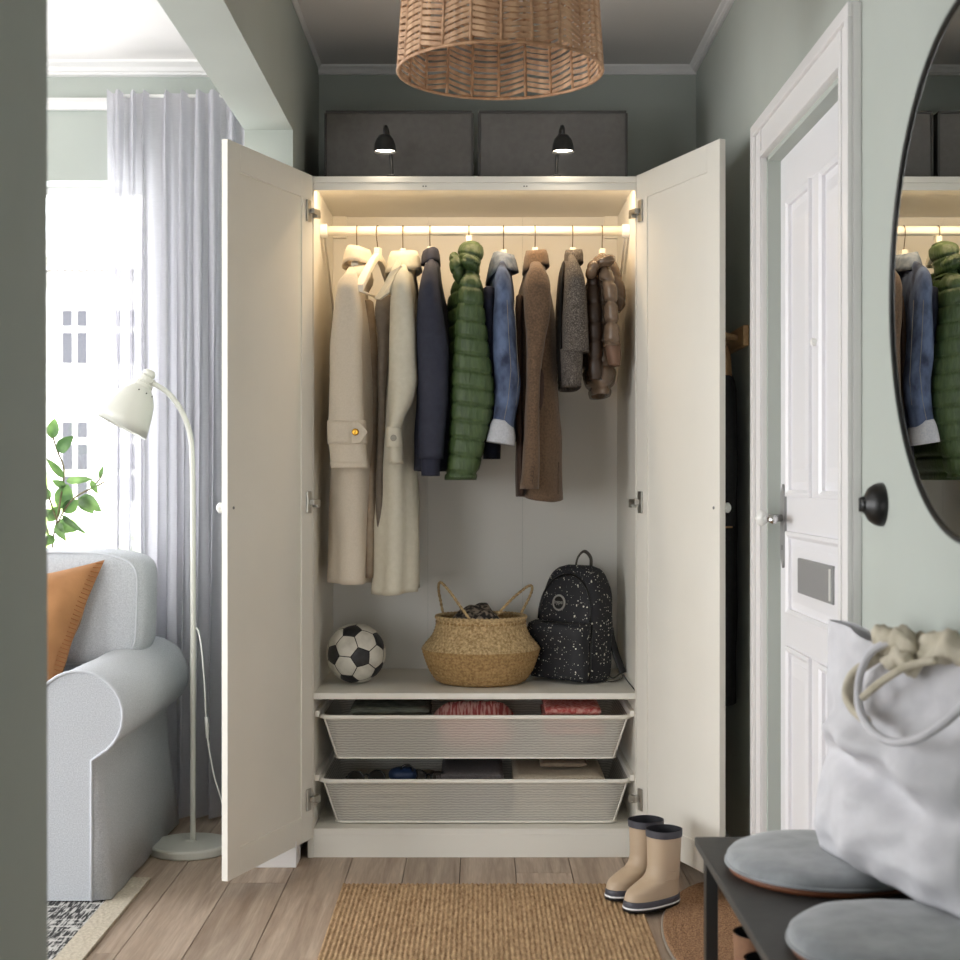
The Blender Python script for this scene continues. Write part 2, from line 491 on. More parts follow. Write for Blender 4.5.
# rails / stiles proud of the slab
yl, yr = DY0 + 0.012, DY1 - 0.012
st = 0.085
rails = [(0.008, 0.17), (0.71, 0.785), (0.99, 1.075), (1.80, DZ - 0.012)]
ymid = (yl + yr) / 2
for (z0, z1) in rails:
    MB().box(XD, XD + 0.007, yl + st, yr - st, z0, z1).build('rail', m_doorwhite, door, bevel=0.002)
for (a, c) in ((yl, yl + st), (yr - st, yr)):
    MB().box(XD, XD + 0.007, a, c, 0.008, DZ - 0.012).build('stile', m_doorwhite, door, bevel=0.002)
for (z0, z1) in ((0.17, 0.71), (1.075, 1.80)):
    MB().box(XD, XD + 0.007, ymid - 0.045, ymid + 0.045, z0, z1).build('mullion', m_doorwhite, door, bevel=0.002)
def raised(y0, y1, z0, z1, top_slope=0.0):
    # moulding ring around a panel and the flat raised field in it
    b = MB()
    w = 0.016
    outer = [(y0, z0), (y1, z0), (y1, z1), (y0, z1)]
    def rect(g, xx):
        return [Vector((xx, y0 + g, z0 + g)), Vector((xx, y1 - g, z0 + g)), Vector((xx, y1 - g, z1 - g)), Vector((xx, y0 + g, z1 - g))]
    b.rings([rect(0, XD + 0.001), rect(0, XD - 0.007), rect(w * 0.5, XD - 0.008), rect(w, XD - 0.002), rect(w, XD + 0.006)], cap0=False, cap1=False)
    o = b.build('moulding', m_doorwhite, door)
    g = 0.035
    MB().rings([rect(g, XD + 0.007), rect(g, XD + 0.004), rect(g + 0.03, XD - 0.001)], cap0=False).build('panel', m_doorwhite, door)
for (a, c) in ((yl + st, ymid - 0.045), (ymid + 0.045, yr - st)):
    raised(a, c, 0.17, 0.71); raised(a, c, 1.075, 1.80)
raised(yl + st, yr - st, 0.785, 0.99)
# letter plate
Ya, Yb = dY(835), dY(800)
MB().box(XD - 0.006, XD + 0.004, Ya, Yb, 0.85, 0.932).build('letter_plate', m_plate, door, bevel=0.002)
MB().box(XD - 0.009, XD - 0.004, Ya + 0.012, Ya + 0.02, 0.857, 0.925).build('plate_edge', m_wplast, door)
# peephole
MB().lathe([(0.008, 0), (0.008, 0.010), (0.004, 0.012)], 16, (XD, dY(816), 1.115 + 138 / F * dY(816)), Matrix.Rotation(-PI / 2, 4, 'Y')).build('peephole', m_wplast, door, smooth=False)
# long back plate, lever
Yh = dY(784.5)
z0, z1 = dz(568, Yh), dz(484, Yh)
b = MB().prism([(Yh - 0.026, z0 + 0.03), (Yh, z0), (Yh + 0.026, z0 + 0.03), (Yh + 0.026, z1 - 0.03), (Yh, z1), (Yh - 0.026, z1 - 0.03)], XD - 0.006, XD + 0.001, 'yz')
b.build('back_plate', m_plate, door, bevel=0.001)
zh = dz(518, Yh)
h = MB().tube([(XD - 0.004, Yh, zh), (XD - 0.045, Yh, zh)], 0.009, 12).build('handle', m_chrome, door, smooth=True)
MB().tube([(XD - 0.045, Yh, zh), (XD - 0.05, Yh - 0.03, zh), (XD - 0.048, Yh - 0.06, zh - 0.002), (XD - 0.046, Yh - 0.1, zh - 0.002)], [0.010, 0.009, 0.008, 0.010], 12).build('lever', m_chrome, h, smooth=True)
MB().lathe([(0.001, 0), (0.014, 0.004), (0.02, 0.014), (0.016, 0.026), (0.001, 0.032)], 16, (XD - 0.04, Yh, zh), Matrix.Rotation(-PI / 2, 4, 'Y')).build('handle_knob', m_wplast, h, smooth=True)
# keyhole
MB().box(XD - 0.0068, XD - 0.005, Yh - 0.003, Yh + 0.003, dz(550, Yh), dz(545, Yh)).build('keyhole', m_black, door)
# jamb and casing
b = MB().box(HX1 - 0.004, HX1 + 0.09, DY1 - 0.012, DY1, 0, DZ).box(HX1 - 0.004, HX1 + 0.09, DY0, DY0 + 0.012, 0, DZ).box(HX1 - 0.004, HX1 + 0.09, DY0, DY1, DZ - 0.012, DZ)
b.build('jamb', m_wall, door)
MB().box(HX1 - 0.004, HX1 + 0.03, DY0, DY1, 0.0, 0.008).build('threshold', m_trim, door)
CW = 0.097
XC = HX1 - 0.018
def casing_piece(y0, y1, z0, z1, vert, sgn):
    # a flat board plus a raised outer bead
    b = MB().box(XC, HX1, y0, y1, z0, z1)
    if vert:
        e = y1 if sgn > 0 else y0
        b.box(XC - 0.010, XC, min(e, e - sgn * 0.028), max(e, e - sgn * 0.028), z0, z1 - 0.028)
        e2 = y0 if sgn > 0 else y1
        b.box(XC - 0.004, XC, min(e2, e2 + sgn * 0.016), max(e2, e2 + sgn * 0.016), z0, z1)
    else:
        b.box(XC - 0.010, XC, y0 - CW, y1 + CW, z1 - 0.028, z1)
        b.box(XC - 0.004, XC, y0, y1, z0, z0 + 0.016)
    b.build('casing', m_trim, door, bevel=0.002)
casing_piece(DY1, DY1 + CW, 0, DZ + CW, True, 1)
casing_piece(DY0 - CW, DY0, 0, DZ + CW, True, -1)
casing_piece(DY0, DY1, DZ, DZ + CW, False, 1)

# ------------------------------------------------------------------ house across the street
m_fac = M('pale_render', rgb(240, 238, 232), rgb(233, 231, 226), scale=2, rough=0.9)
m_fpane = M('far_window_glass', rgb(66, 66, 71), rough=0.8, spec=0.1)
FYD = 15.0
fac = empty('town_house', (-5, FYD + 0.5, -6))
tag(fac, 'pale rendered town house with dentil cornice seen through the window', 'building')
zc0, zc1 = CH + (480 - 268) / F * FYD, CH + (480 - 261) / F * FYD
MB().box(-9.5, 1.5, FYD, FYD + 1.0, -6, zc1).build('facade_wall', m_fac, fac)
MB().box(-9.7, 1.7, FYD - 0.35, FYD + 1.0, zc1, zc1 + 0.16).build('cornice', m_fac, fac)
MB().box(-9.6, 1.6, FYD - 0.2, FYD, zc1 - 0.115, zc1 - 0.06).build('frieze', M('dentil_gap_shade', rgb(84, 80, 78), rough=0.9), fac)  # dark tone paints the shade between the dentils
den = None
for i in range(60):
    xx = -5.0 + (i - 20) * 0.075 * 1.0
    xx = (52.5 + (i - 30) * 7.3 - 480) / F * FYD
    if den is None:
        den = MB().box(xx - 0.022, xx + 0.022, FYD - 0.33, FYD - 0.2, zc1 - 0.12, zc1 - 0.0).build('dentil', m_fac, fac); x00 = xx
    else:
        d2 = den.copy(); COL.objects.link(d2); d2.location.x = xx - x00
def far_window(px0, px1, rows):
    ya = min(r[0] for r in rows); yb = max(r[1] for r in rows)
    a = W(px0 - 4, ya - 5, FYD); c = W(px1 + 4, yb + 5, FYD)
    fr = MB().box(a.x, c.x, FYD - 0.05, FYD, c.z, a.z).build('window', m_fac, fac)
    MB().box(a.x - 0.02, c.x + 0.02, FYD - 0.14, FYD, a.z + 0.16, a.z + 0.24).build('lintel', m_fac, fr)
    pm = (px0 + px1) / 2
    for (y0, y1) in rows:
        for (p0, p1) in ((px0, pm - 2.4), (pm + 2.4, px1)):
            q0 = W(p0, y0, FYD); q1 = W(p1, y1, FYD)
            MB().box(q0.x, q1.x, FYD - 0.07, FYD - 0.045, q1.z, q0.z).build('pane', m_fpane, fr)
for dx in (-96, -48, 0, 48, 96):
    far_window(64 + dx, 88.5 + dx, [(311, 327), (333, 364)])
    far_window(64 + dx, 89 + dx, [(422, 438), (444, 470), (476, 500)])
sh = empty('street_tree', (-4.2, 13.2, -2.0))
tag(sh, 'light green leafy tree top outside the window', 'tree')
m_leafy = M('young_leaves', rgb(150, 185, 90), rgb(205, 225, 150), scale=6, rough=0.7)
b = MB()
for i in range(420):
    a = random.random() * 2 * PI; r = 1.25 * random.random() ** 0.5
    p = Vector((-4.05 + r * math.cos(a), 13.2 + r * math.sin(a) * 0.5, -0.3 + random.random() * (1.55 - 0.7 * r)))
    d = Vector((random.uniform(-1, 1), random.uniform(-1, 1), random.uniform(-1, 1))).normalized()
    e = d.cross(Vector((0.3, 0.5, 0.8))).normalized()
    L = 0.09
    b.add([p - d * L, p + e * L * 0.5, p + d * L, p - e * L * 0.5], [(0, 1, 2, 3)])
o = b.build('foliage', m_leafy, sh); o['kind'] = 'stuff'
MB().tube([(-4.05, 13.2, -2.0), (-4.1, 13.2, -0.5), (-4.0, 13.2, 0.8)], [0.06, 0.05, 0.02], 8).build('trunk', M('bark', rgb(110, 95, 80), rough=0.9), sh)

# ------------------------------------------------------------------ wardrobe
WX0, WX1 = -0.509, 0.477
WY0, WY1 = 4.28, 4.855
WT = 2.0115
ward = empty('wardrobe', ((WX0 + WX1) / 2, (WY0 + WY1) / 2, 0))
tag(ward, 'tall off-white two door wardrobe standing open with lit hanging space', 'wardrobe')
t = 0.018
for (a, c) in ((WX0, WX0 + t), (WX1 - t, WX1)):
    MB().box(a, c, WY0, WY1, 0, WT).build('side_panel', m_ward, ward, bevel=0.001)
IX0, IX1 = WX0 + t, WX1 - t
MB().box(IX0, IX1, WY0, WY1, WT - t, WT).build('top_panel', m_ward, ward, bevel=0.001)
MB().box(IX0, IX1, WY0 + 0.004, WY0 + 0.016, WT - t - 0.022, WT - t).build('light_pelmet', m_ward, ward, bevel=0.001)
for px in (424.5, 525.5):
    q = W(px, 186, WY0)
    for s in (-1, 1):
        MB().box(q.x + s * 0.004 - 0.0016, q.x + s * 0.004 + 0.0016, WY0 + 0.0025, WY0 + 0.005, q.z - 0.0016, q.z + 0.0016).build('peg_hole', m_dark, ward)
MB().box(IX0, IX1, WY0 + 0.004, WY1, 0.067, 0.085).build('bottom_panel', m_ward, ward, bevel=0.001)
MB().box(IX0, IX1, WY0 + 0.003, WY0 + 0.02, 0, 0.067).build('plinth', m_ward, ward, bevel=0.001)
bw = (IX1 - IX0) / 3
for k in range(3):
    MB().box(IX0 + k * bw + 0.0004, IX0 + (k + 1) * bw - 0.0004, WY1 - 0.008, WY1 - 0.002, 0.085, WT - t).build('back_board', m_back, ward)
SZ = 0.485
MB().box(IX0, IX1, WY0 + 0.004, WY1 - 0.01, SZ - t, SZ).build('shelf', m_ward, ward, bevel=0.0015)
for (a, c) in ((IX0, IX0 + 0.045), (IX1 - 0.045, IX1)):
    MB().box(a, c, WY1 - 0.024, WY1 - 0.008, WT - 0.09, WT - t).build('corner_bracket', m_ward, ward)
# clothes rail and its sockets
RY, RZ = 4.46, 1.881
MB().tube([(IX0 + 0.006, RY, RZ), (IX1 - 0.006, RY, RZ)], 0.0145, 16).build('clothes_rail', M('white_rail', rgb(244, 240, 228), rough=0.4), ward, smooth=True)
for (xa, s) in ((IX0, 1), (IX1, -1)):
    MB().tube([(xa, RY, RZ), (xa + s * 0.022, RY, RZ)], 0.021, 16).build('rail_socket', m_wplast, ward, bevel=0.002)
    MB().tube([(xa + s * 0.012, RY + 0.01, RZ - 0.02), (xa + s * 0.012, RY + 0.33, RZ - 0.25)], 0.004, 6).build('rail_brace', m_ward, ward)
# LED strip behind the pelmet
m_led = emit('warm_led', (1.0, 0.72, 0.42, 1), 6.0)
strip = MB().box(IX0 + 0.02, IX1 - 0.02, WY0 + 0.018, WY0 + 0.026, WT - t - 0.006, WT - t - 0.001).build('led_strip', m_led, ward)
l = bpy.data.lights.new('led_light', 'AREA'); l.shape = 'RECTANGLE'; l.size = 0.9; l.size_y = 0.014
l.energy = 2.3; l.color = (1.0, 0.74, 0.46)
lo = bpy.data.objects.new('led_light', l); COL.objects.link(lo); lo.parent = ward
lo.location = Vector(((IX0 + IX1) / 2, WY0 + 0.032, WT - t - 0.008)) - ORG[ward.name]
lo.rotation_euler = (math.radians(32), 0, 0)

# doors
DW, DT = 0.494, 0.018
DZ0, DZ1 = 0.06, 2.0115
def wdoor(side):
    # hinge point, direction of the opened leaf
    if side < 0:
        hp = Vector((-0.493, 4.272, 0)); tip = Vector((-0.662, 3.81, 0))
    else:
        hp = Vector((0.461, 4.272, 0)); tip = Vector((0.628, 3.81, 0))
    d = (tip - hp).normalized()
    n = Vector((-d.y, d.x, 0))                       # normal of the inner face (towards the hall centre)
    if n.x * side > 0: n = -n
    Mx = Matrix(((d.x, n.x, 0, hp.x), (d.y, n.y, 0, hp.y), (0, 0, 1, 0), (0, 0, 0, 1)))
    # local: u along the leaf, v = inner normal (0 at the inner face, negative outward), z
    dr = MB().box(0.06, DW - 0.06, -DT + 0.004, -0.004, DZ0 + 0.05, DZ1 - 0.05).xf(Mx).build('door', m_ward, ward)
    sw, rw = 0.068, 0.075
    for (a, c) in ((0, sw), (DW - sw, DW)):
        MB().box(a, c, -DT, 0, DZ0, DZ1).xf(Mx).build('stile', m_ward, dr, bevel=0.001)
    for (a, c) in ((DZ0, DZ0 + rw), (DZ1 - rw, DZ1)):
        MB().box(sw, DW - sw, -DT, 0, a, c).xf(Mx).build('rail', m_ward, dr, bevel=0.001)
    for pz in (213, 502, 797):
        z = CH - (pz - 480) / 339.0
        h = MB().box(0.018, 0.044, 0.0, 0.006, z - 0.032, z + 0.032).xf(Mx).build('hinge', m_metal, dr, bevel=0.002)
        b = MB().box(-0.012, 0.03, 0.006, 0.020, z - 0.008, z + 0.008)
        b.box(-0.02, 0.002, 0.0, 0.017, z - 0.016, z + 0.005)
        b.xf(Mx).build('hinge_arm', m_metal, h, bevel=0.002)
    zk = CH - (508 - 480) / 380.0
    kb = MB().lathe([(0.006, 0), (0.006, 0.012), (0.013, 0.018), (0.014, 0.024), (0.009, 0.029), (0.001, 0.03)], 16, (0, 0, 0), Matrix.Rotation(PI / 2, 4, 'X'))
    kb.xf(Matrix.Translation((DW - 0.03, -DT, zk)))
    kb.xf(Mx).build('knob', m_wplast, dr, smooth=True)
    MB().lathe([(0.004, 0), (0.004, 0.002)], 10, (0, 0, 0), Matrix.Rotation(-PI / 2, 4, 'X')).xf(Matrix.Translation((DW - 0.03, 0, zk))).xf(Mx).build('screw', m_steel, dr)
wdoor(-1); wdoor(1)

# mesh drawers
def rrect(x0, x1, y0, y1, z, r, n=5):
    pts = []
    for (cx, cy, a0) in ((x1 - r, y1 - r, 0), (x0 + r, y1 - r, PI / 2), (x0 + r, y0 + r, PI), (x1 - r, y0 + r, 1.5 * PI)):
        for i in range(n + 1):
            a = a0 + PI / 2 * i / n
            pts.append(Vector((cx + r * math.cos(a), cy + r * math.sin(a), z)))
    return pts
m_rim = M('white_coated_wire', rgb(238, 235, 226), rough=0.35)
def drawer(zr, zb, Yf):
    x0, x1 = (319.8 - 480) / F * Yf, (631.5 - 480) / F * Yf
    X0, X1 = (334 - 480) / F * Yf, (617 - 480) / F * Yf
    y0, y1 = Yf, Yf + 0.49
    b = MB()
    top = rrect(x0 + 0.004, x1 - 0.004, y0, y1, zr, 0.035)
    bot = rrect(X0, X1, y0 + 0.03, y1 - 0.03, zb + 0.004, 0.025)
    rs = [[a.lerp(c, i / 4) for a, c in zip(top, bot)] for i in range(5)]
    b.rings(rs, cap0=False, cap1=True)
    dw = b.build('mesh_drawer', m_mesh, ward, smooth=False)
    MB().tube(rrect(x0, x1, y0 - 0.004, y1, zr, 0.038, 6), 0.0065, 8, closed=True).build('drawer_rim', m_rim, dw, smooth=True)
    MB().tube(rrect(X0, X1, y0 + 0.028, y1 - 0.03, zb + 0.004, 0.026, 6), 0.003, 6, closed=True).build('base_wire', m_rim, dw, smooth=True)
    for (xa, s) in ((IX0, 1), (IX1, -1)):
        MB().box(min(xa, xa + s * 0.014), max(xa, xa + s * 0.014), Yf - 0.01, y1, zr + 0.002, zr + 0.02).build('drawer_runner', m_rim, dw, bevel=0.002)
    for (p0, p1) in ((328, 337), ):
        pass
    # vertical front corner wires
    for (xa, xb) in ((x0 + 0.012, X0 + 0.008), (x1 - 0.012, X1 - 0.008)):
        MB().tube([(xa, y0 + 0.006, zr), (xb, y0 + 0.034, zb + 0.004)], 0.0025, 6).build('corner_wire', m_rim, dw, smooth=True)
    return dw
YD = 4.315
def zat(py, Y): return CH - (py - 480) / F * Y
ZR1, ZB1 = zat(717, YD), zat(759, YD + 0.03)
ZR2, ZB2 = zat(781, YD), zat(824, YD + 0.03)
drawer(ZR1, ZB1, YD)
drawer(ZR2, max(ZB2, 0.087), YD)
ZB2 = max(ZB2, 0.087)

# ------------------------------------------------------------------ garments
def crom(keys, t):
    # keys: list of tuples with the parameter first, Catmull-Rom like (finite difference Hermite)
    n = len(keys)
    if t <= keys[0][0]: return keys[0]
    if t >= keys[-1][0]: return keys[-1]
    for i in range(n - 1):
        if keys[i][0] <= t <= keys[i + 1][0]: break
    k0, k1 = keys[i], keys[i + 1]
    h = k1[0] - k0[0]; s = (t - k0[0]) / h
    out = [t]
    for j in range(1, len(k0)):
        def slope(m):
            if m == 0: return (keys[1][j] - keys[0][j]) / (keys[1][0] - keys[0][0])
            if m == n - 1: return (keys[-1][j] - keys[-2][j]) / (keys[-1][0] - keys[-2][0])
            a = (keys[m][j] - keys[m - 1][j]) / (keys[m][0] - keys[m - 1][0])
            c = (keys[m + 1][j] - keys[m][j]) / (keys[m + 1][0] - keys[m][0])
            return 0 if a * c <= 0 else 2 * a * c / (a + c)
        m0, m1 = slope(i) * h, slope(i + 1) * h
        out.append((2 * s**3 - 3 * s**2 + 1) * k0[j] + (s**3 - 2 * s**2 + s) * m0 + (-2 * s**3 + 3 * s**2) * k1[j] + (s**3 - s**2) * m1)
    return out

def cloth(keys, Yref, n=36, steps=48, p=2.3, wr=0.004, folds=0, famp=0.0, seed=0, quilt=None, hollow=0.035, skew=0.0, hem=0.0):
    """keys (py, xl, xr, Yc, ry): outline in photo pixels taken at depth Yref, depth centre and half depth in metres."""
    b = MB(); rs = []
    y0, y1 = keys[0][0], keys[-1][0]
    for i in range(steps + 1):
        py = y0 + (y1 - y0) * i / steps
        _, xl, xr, Yc, ry = crom(keys, py)
        z = CH - (py - 480) / F * Yref
        cx = ((xl + xr) / 2 - 480) / F * Yref; rx = (xr - xl) / 2 / F * Yref
        g = i / steps
        ring = []
        for k in range(n):
            a = 2 * PI * k / n
            ca, sa = math.cos(a), math.sin(a)
            ex = math.copysign(abs(ca) ** (2 / p), ca); ey = math.copysign(abs(sa) ** (2 / p), sa)
            r_off = 0.0
            if quilt:
                pitch, depth, tilt = quilt[:3]
                q = abs(math.sin(PI * (z + tilt * ex * rx + 0.0) / pitch))
                r_off += depth * ((1 - (1 - q) ** 3.2) - 1.0)
            if folds:
                r_off += famp * g * math.sin(folds * a + seed * 1.7 + 0.8 * math.sin(3 * g + seed))
            x = cx + ex * (rx + r_off) + skew * ey * ry
            y = Yc + ey * (ry + r_off)
            nz = noise.noise(Vector((x * 9 + seed * 7.1, y * 9, z * 6)))
            nz2 = noise.noise(Vector((x * 22 + seed * 3.1, y * 22, z * 9)))
            dsp = wr * (1.3 * nz + 0.7 * nz2)
            x += dsp * ca; y += dsp * sa
            zz = z + hem * (g ** 6) * (ey * 0.6 + 0.5 * math.sin(2 * a + seed))
            ring.append(Vector((x, y, zz)))
        rs.append(ring)
    if hollow:
        last = rs[-1]
        c = sum(last, Vector()) / n
        inn = [c + (v - c) * 0.88 + Vector((0, 0, 0.004)) for v in last]
        inn2 = [c + (v - c) * 0.85 + Vector((0, 0, hollow)) for v in last]
        rs += [inn, inn2]
    # round the top
    c = sum(rs[0], Vector()) / n
    rs = [[c + (v - c) * 0.5 + Vector((0, 0, 0.006)) for v in rs[0]]] + rs
    b.rings(rs)
    return b

def collar(px, Y, rxp, ry, ytop, yin, flap, front=1.0, lap=0.0, n=40, flare=1.35, thick=0.004):
    """folded collar round the neck; flap lengths in pixels, lap lengthens it on the open (left) side."""
    s = Y / F
    cx = (px - 480) * s
    zt = CH - (ytop - 480) * s; zi = CH - (yin - 480) * s
    rs = []
    rows = 9
    for i in range(rows):
        ring = []
        for k in range(n):
            a = 2 * PI * k / n
            left = max(0.0, -math.cos(a)) ** 1.5
            fl = flap * s + lap * s * left
            if i <= 3:
                u = i / 3; r = 0.86 + 0.05 * u; z = zi + (zt - zi) * u
            elif i == 4:
                r = 0.97; z = zt + 0.003
            else:
                u = (i - 4) / 4.0
                r = 1.0 + (flare - 1.0) * u ** 0.8 * (1 + 0.5 * left * (1 if lap else 0)); z = zt - fl * u
            wob = 1 + 0.03 * math.sin(3 * a + px)
            ring.append(Vector((cx + rxp * s * r * wob * math.cos(a), Y + ry * r * math.sin(a), z + 0.004 * math.sin(2 * a + px))))
        rs.append(ring)
    b = MB().rings(rs, cap0=False, cap1=False)
    return b

def solid(o, th, off=0):
    m = o.modifiers.new('thick', 'SOLIDIFY'); m.thickness = th; m.offset = off
    return o

m_hook = M('hook_steel', rgb(120, 105, 85), rough=0.35, metal=1.0)
m_hang = M('white_hanger', rgb(240, 234, 220), rough=0.45)
def make_hanger(px, head_y, rot=0.0, tilt=0.0, sec=((0.0, 0.02), (0.03, 0.006), (0.06, -0.014), (0.085, -0.034))):
    x = (px - 480) / F * RY
    zt = CH - (head_y - 480) / F * RY
    root = empty('clothes_hanger', (x, RY, zt))
    R = Matrix.Translation((x, RY, zt)) @ Matrix.Rotation(rot, 4, 'Z') @ Matrix.Rotation(tilt, 4, 'Y')
    pts = []
    top = RZ + 0.0145 + 0.002 - zt
    rad = 0.018
    for i in range(14):
        a = -PI * 0.15 + (PI * 1.15) * i / 13
        pts.append((0.0, -rad * math.cos(a) * -1, top - rad + rad * math.sin(a)))
    pts.append((0, -rad, top - rad - 0.012)); pts.append((0, -0.002, 0.012)); pts.append((0, 0, -0.004))
    MB().tube(pts, 0.0016, 6).xf(R).build('hook', m_hook, root, smooth=True)
    b = MB()
    end = sec[-1]
    rs = []
    for s in (-1, 1):
        ring_list = []
        for (u, z) in sec:
            hw, hh = 0.008 + 0.006 * u / 0.19, 0.011
            ring_list.append([(-hw, s * u, z - 0.03 - hh), (hw, s * u, z - 0.03 - hh), (hw, s * u, z - 0.03 + hh), (-hw, s * u, z - 0.03 + hh)])
        b.rings([[Vector(p) for p in r] for r in ring_list])
    b.box(-0.009, 0.009, -0.014, 0.014, -0.03, 0.012)
    b.xf(R).build('shoulder_bar', m_hang, root, bevel=0.002)
    MB().tube([R @ Vector((0, -end[0] * 0.97, end[1] - 0.036)), R @ Vector((0, end[0] * 0.97, end[1] - 0.036))], 0.004, 8).build('trouser_bar', m_hang, root, smooth=True)
    tag(root, '', 'hanger', 'white clothes hangers on the rail')
    return root

hl = [(357, 250, 'the cream wool coat'), (403, 253, 'the beige trench coat'), (430, 251, 'the navy jacket'), (469, 240, 'the green quilted jacket'),
      (503.5, 254, 'the denim jacket'), (535, 252, 'the brown wool coat'), (572.5, 252, 'the grey tweed jacket'), (602, 253, 'the shiny brown puffer jacket')]
for px, hy, w in hl:
    h = make_hanger(px, hy, 0.0)
    h['label'] = 'white hanger with steel hook carrying ' + w
h = make_hanger(378, 252, -0.24, 0.0, ((0.0, 0.02), (0.05, -0.005), (0.10, -0.04), (0.185, -0.105)))
h['label'] = 'empty white hanger with bare shoulders between two pale coats'

SY = 4.295     # depth of the near sleeves
BYc = 4.485    # depth centre of the hanging bodies
def body_keys(ks, ry=0.165, top=0.075):
    """ks: (py, xl, xr); grows the half depth from the neck to the shoulders"""
    out = []
    y0 = ks[0][0]
    for (py, xl, xr) in ks:
        d = py - y0
        if d == 0: py -= 3
        u = min(1.0, (d + 1.5) / 14.0) if d else 0.0
        out.append((py, xl, xr, BYc, top + (ry - top) * (u ** 0.7)))
    return out
def sleeve_keys(ks, ry=0.05, dy=0.0):
    out = []
    y0 = ks[0][0]
    for (py, xl, xr) in ks:
        u = min(1.0, (py - y0) / 16.0)
        if py == y0:
            out.append((py - 11, xl + 2.5, xr - 2.5, SY + dy + 0.105, 0.03))
            out.append((py - 5, xl + 1, xr - 1, SY + dy + 0.07, 0.04))
        out.append((py, xl, xr, SY + dy + 0.03 * (1 - u), 0.042 + (ry - 0.042) * u ** 0.6))
    return out
BR = 4.34      # reference depth for the body outlines

def garment(name, label, cat, px, mat, bk, sk, bkw=None, skw=None, back=True, mats=None):
    x = (px - 480) / F * BYc
    zb = CH - (bk[-1][0] - 480) / F * BR
    root = empty(name, (x, BYc, zb))
    tag(root, label, cat, 'coats and jackets on the wardrobe rail')
    cloth(body_keys(bk), BR, **(bkw or {})).build('body', mat, root, smooth=True)
    kw = dict(skw or {}); 
    cloth(sleeve_keys(sk), SY, **kw).build('sleeve', mat, root, smooth=True)
    if back:
        # the far sleeve, same cut, behind the body
        s = cloth(sleeve_keys(sk), SY, **kw)
        cxs = sum(v.x for v in s.v) / len(s.v)
        s.xf(Matrix.Translation((0, 2 * (BYc - SY), 0)))
        s.build('sleeve', mat, root, smooth=True)
    return root

def button(root_or_part, px, py, Y, r, mat, nrm=(0, -1, 0)):
    q = W(px, py, Y)
    Mx = Vector((0, 0, 1)).rotation_difference(Vector(nrm)).to_matrix().to_4x4()
    return MB().lathe([(r * 0.9, 0), (r, r * 0.25), (r * 0.8, r * 0.4), (r * 0.35, r * 0.3)], 16, q, Mx).build('button', mat, root_or_part, smooth=True)

def strap_band(keys_px, Y, ry, mat, root, name='cuff_strap', h=None):
    pass

# --- cream wool coat
m_cream = M('cream_wool', rgb(216, 205, 188), rgb(210, 199, 181), scale=200, rough=0.85, bump=0.15, bscale=260, sheen=0.2)
m_gold = M('gold_button', rgb(200, 150, 60), rough=0.25, metal=1.0)
A = garment('wool_coat', 'long cream wool coat with button tab cuffs next to the wardrobe side', 'coat', 357, m_cream,
            [(262, 349, 367), (272, 345, 368), (285, 341, 362), (310, 337, 366), (350, 334, 372), (400, 331, 375), (450, 329, 375), (520, 328, 374), (584, 328, 373)],
            [(274, 343, 357), (280, 339, 358), (290, 337, 359), (310, 334, 362), (350, 330, 362), (400, 329, 363), (430, 329, 365), (467, 331, 368)],
            dict(steps=60, folds=4, famp=0.015, wr=0.005, seed=1, p=2.6), dict(steps=48, wr=0.003, seed=2, p=2.8))
solid(collar(358, BYc - 0.035, 12.0, 0.075, 251, 262, 14, lap=2, flare=1.2).build('collar', m_cream, A, smooth=True), 0.004)
# cuff band and tab with pointed end
ck = [(421, 327.5, 366.0, SY, 0.054), (444, 328, 367.5, SY, 0.054)]
cloth(ck, SY, steps=6, p=2.8, wr=0.0006, hollow=0.0, seed=2).build('cuff_strap', m_cream, A, smooth=True)
tip = MB()
poly = [W(352, 422, 4.238), W(359, 423, 4.238), W(367.5, 432, 4.240), W(360, 442, 4.238), W(352, 443.5, 4.238)]
tip.prism([(v.x, v.z) for v in poly], 4.236, 4.242).build('cuff_tab', m_cream, A, bevel=0.0012)
ed = [W(a, c, y) for a, c, y in ((333, 421.8, 4.243), (346, 421.8, 4.2385), (359, 422.6, 4.236), (367.5, 432, 4.2385), (360, 442.4, 4.236), (346, 443.8, 4.2385), (333, 443.8, 4.243))]
MB().tube(ed, 0.0016, 6).build('tab_piping', m_cream, A, smooth=True)
button(A, 355.5, 432, 4.236, 0.0105, m_gold)
ck = [(462, 330.5, 368, SY, 0.0525), (468, 331, 368.5, SY, 0.053)]
cloth(ck, SY, steps=3, p=2.8, wr=0.0, hollow=0.0, seed=2).build('cuff_edge', m_cream, A, smooth=True)
# front edge of the coat to the right, shade put into its taupe colour
bl = [(300, 361, 372, 4.42, 0.03), (340, 362, 376, 4.42, 0.035), (400, 363, 378, 4.42, 0.04), (500, 362, 377, 4.42, 0.05), (578, 362, 375, 4.42, 0.05)]
cloth(bl, BR + 0.03, steps=30, wr=0.003, seed=5).build('front_facing', M('shaded_cream_facing', rgb(164, 148, 128), rgb(154, 138, 119), scale=60, rough=0.85), A, smooth=True)

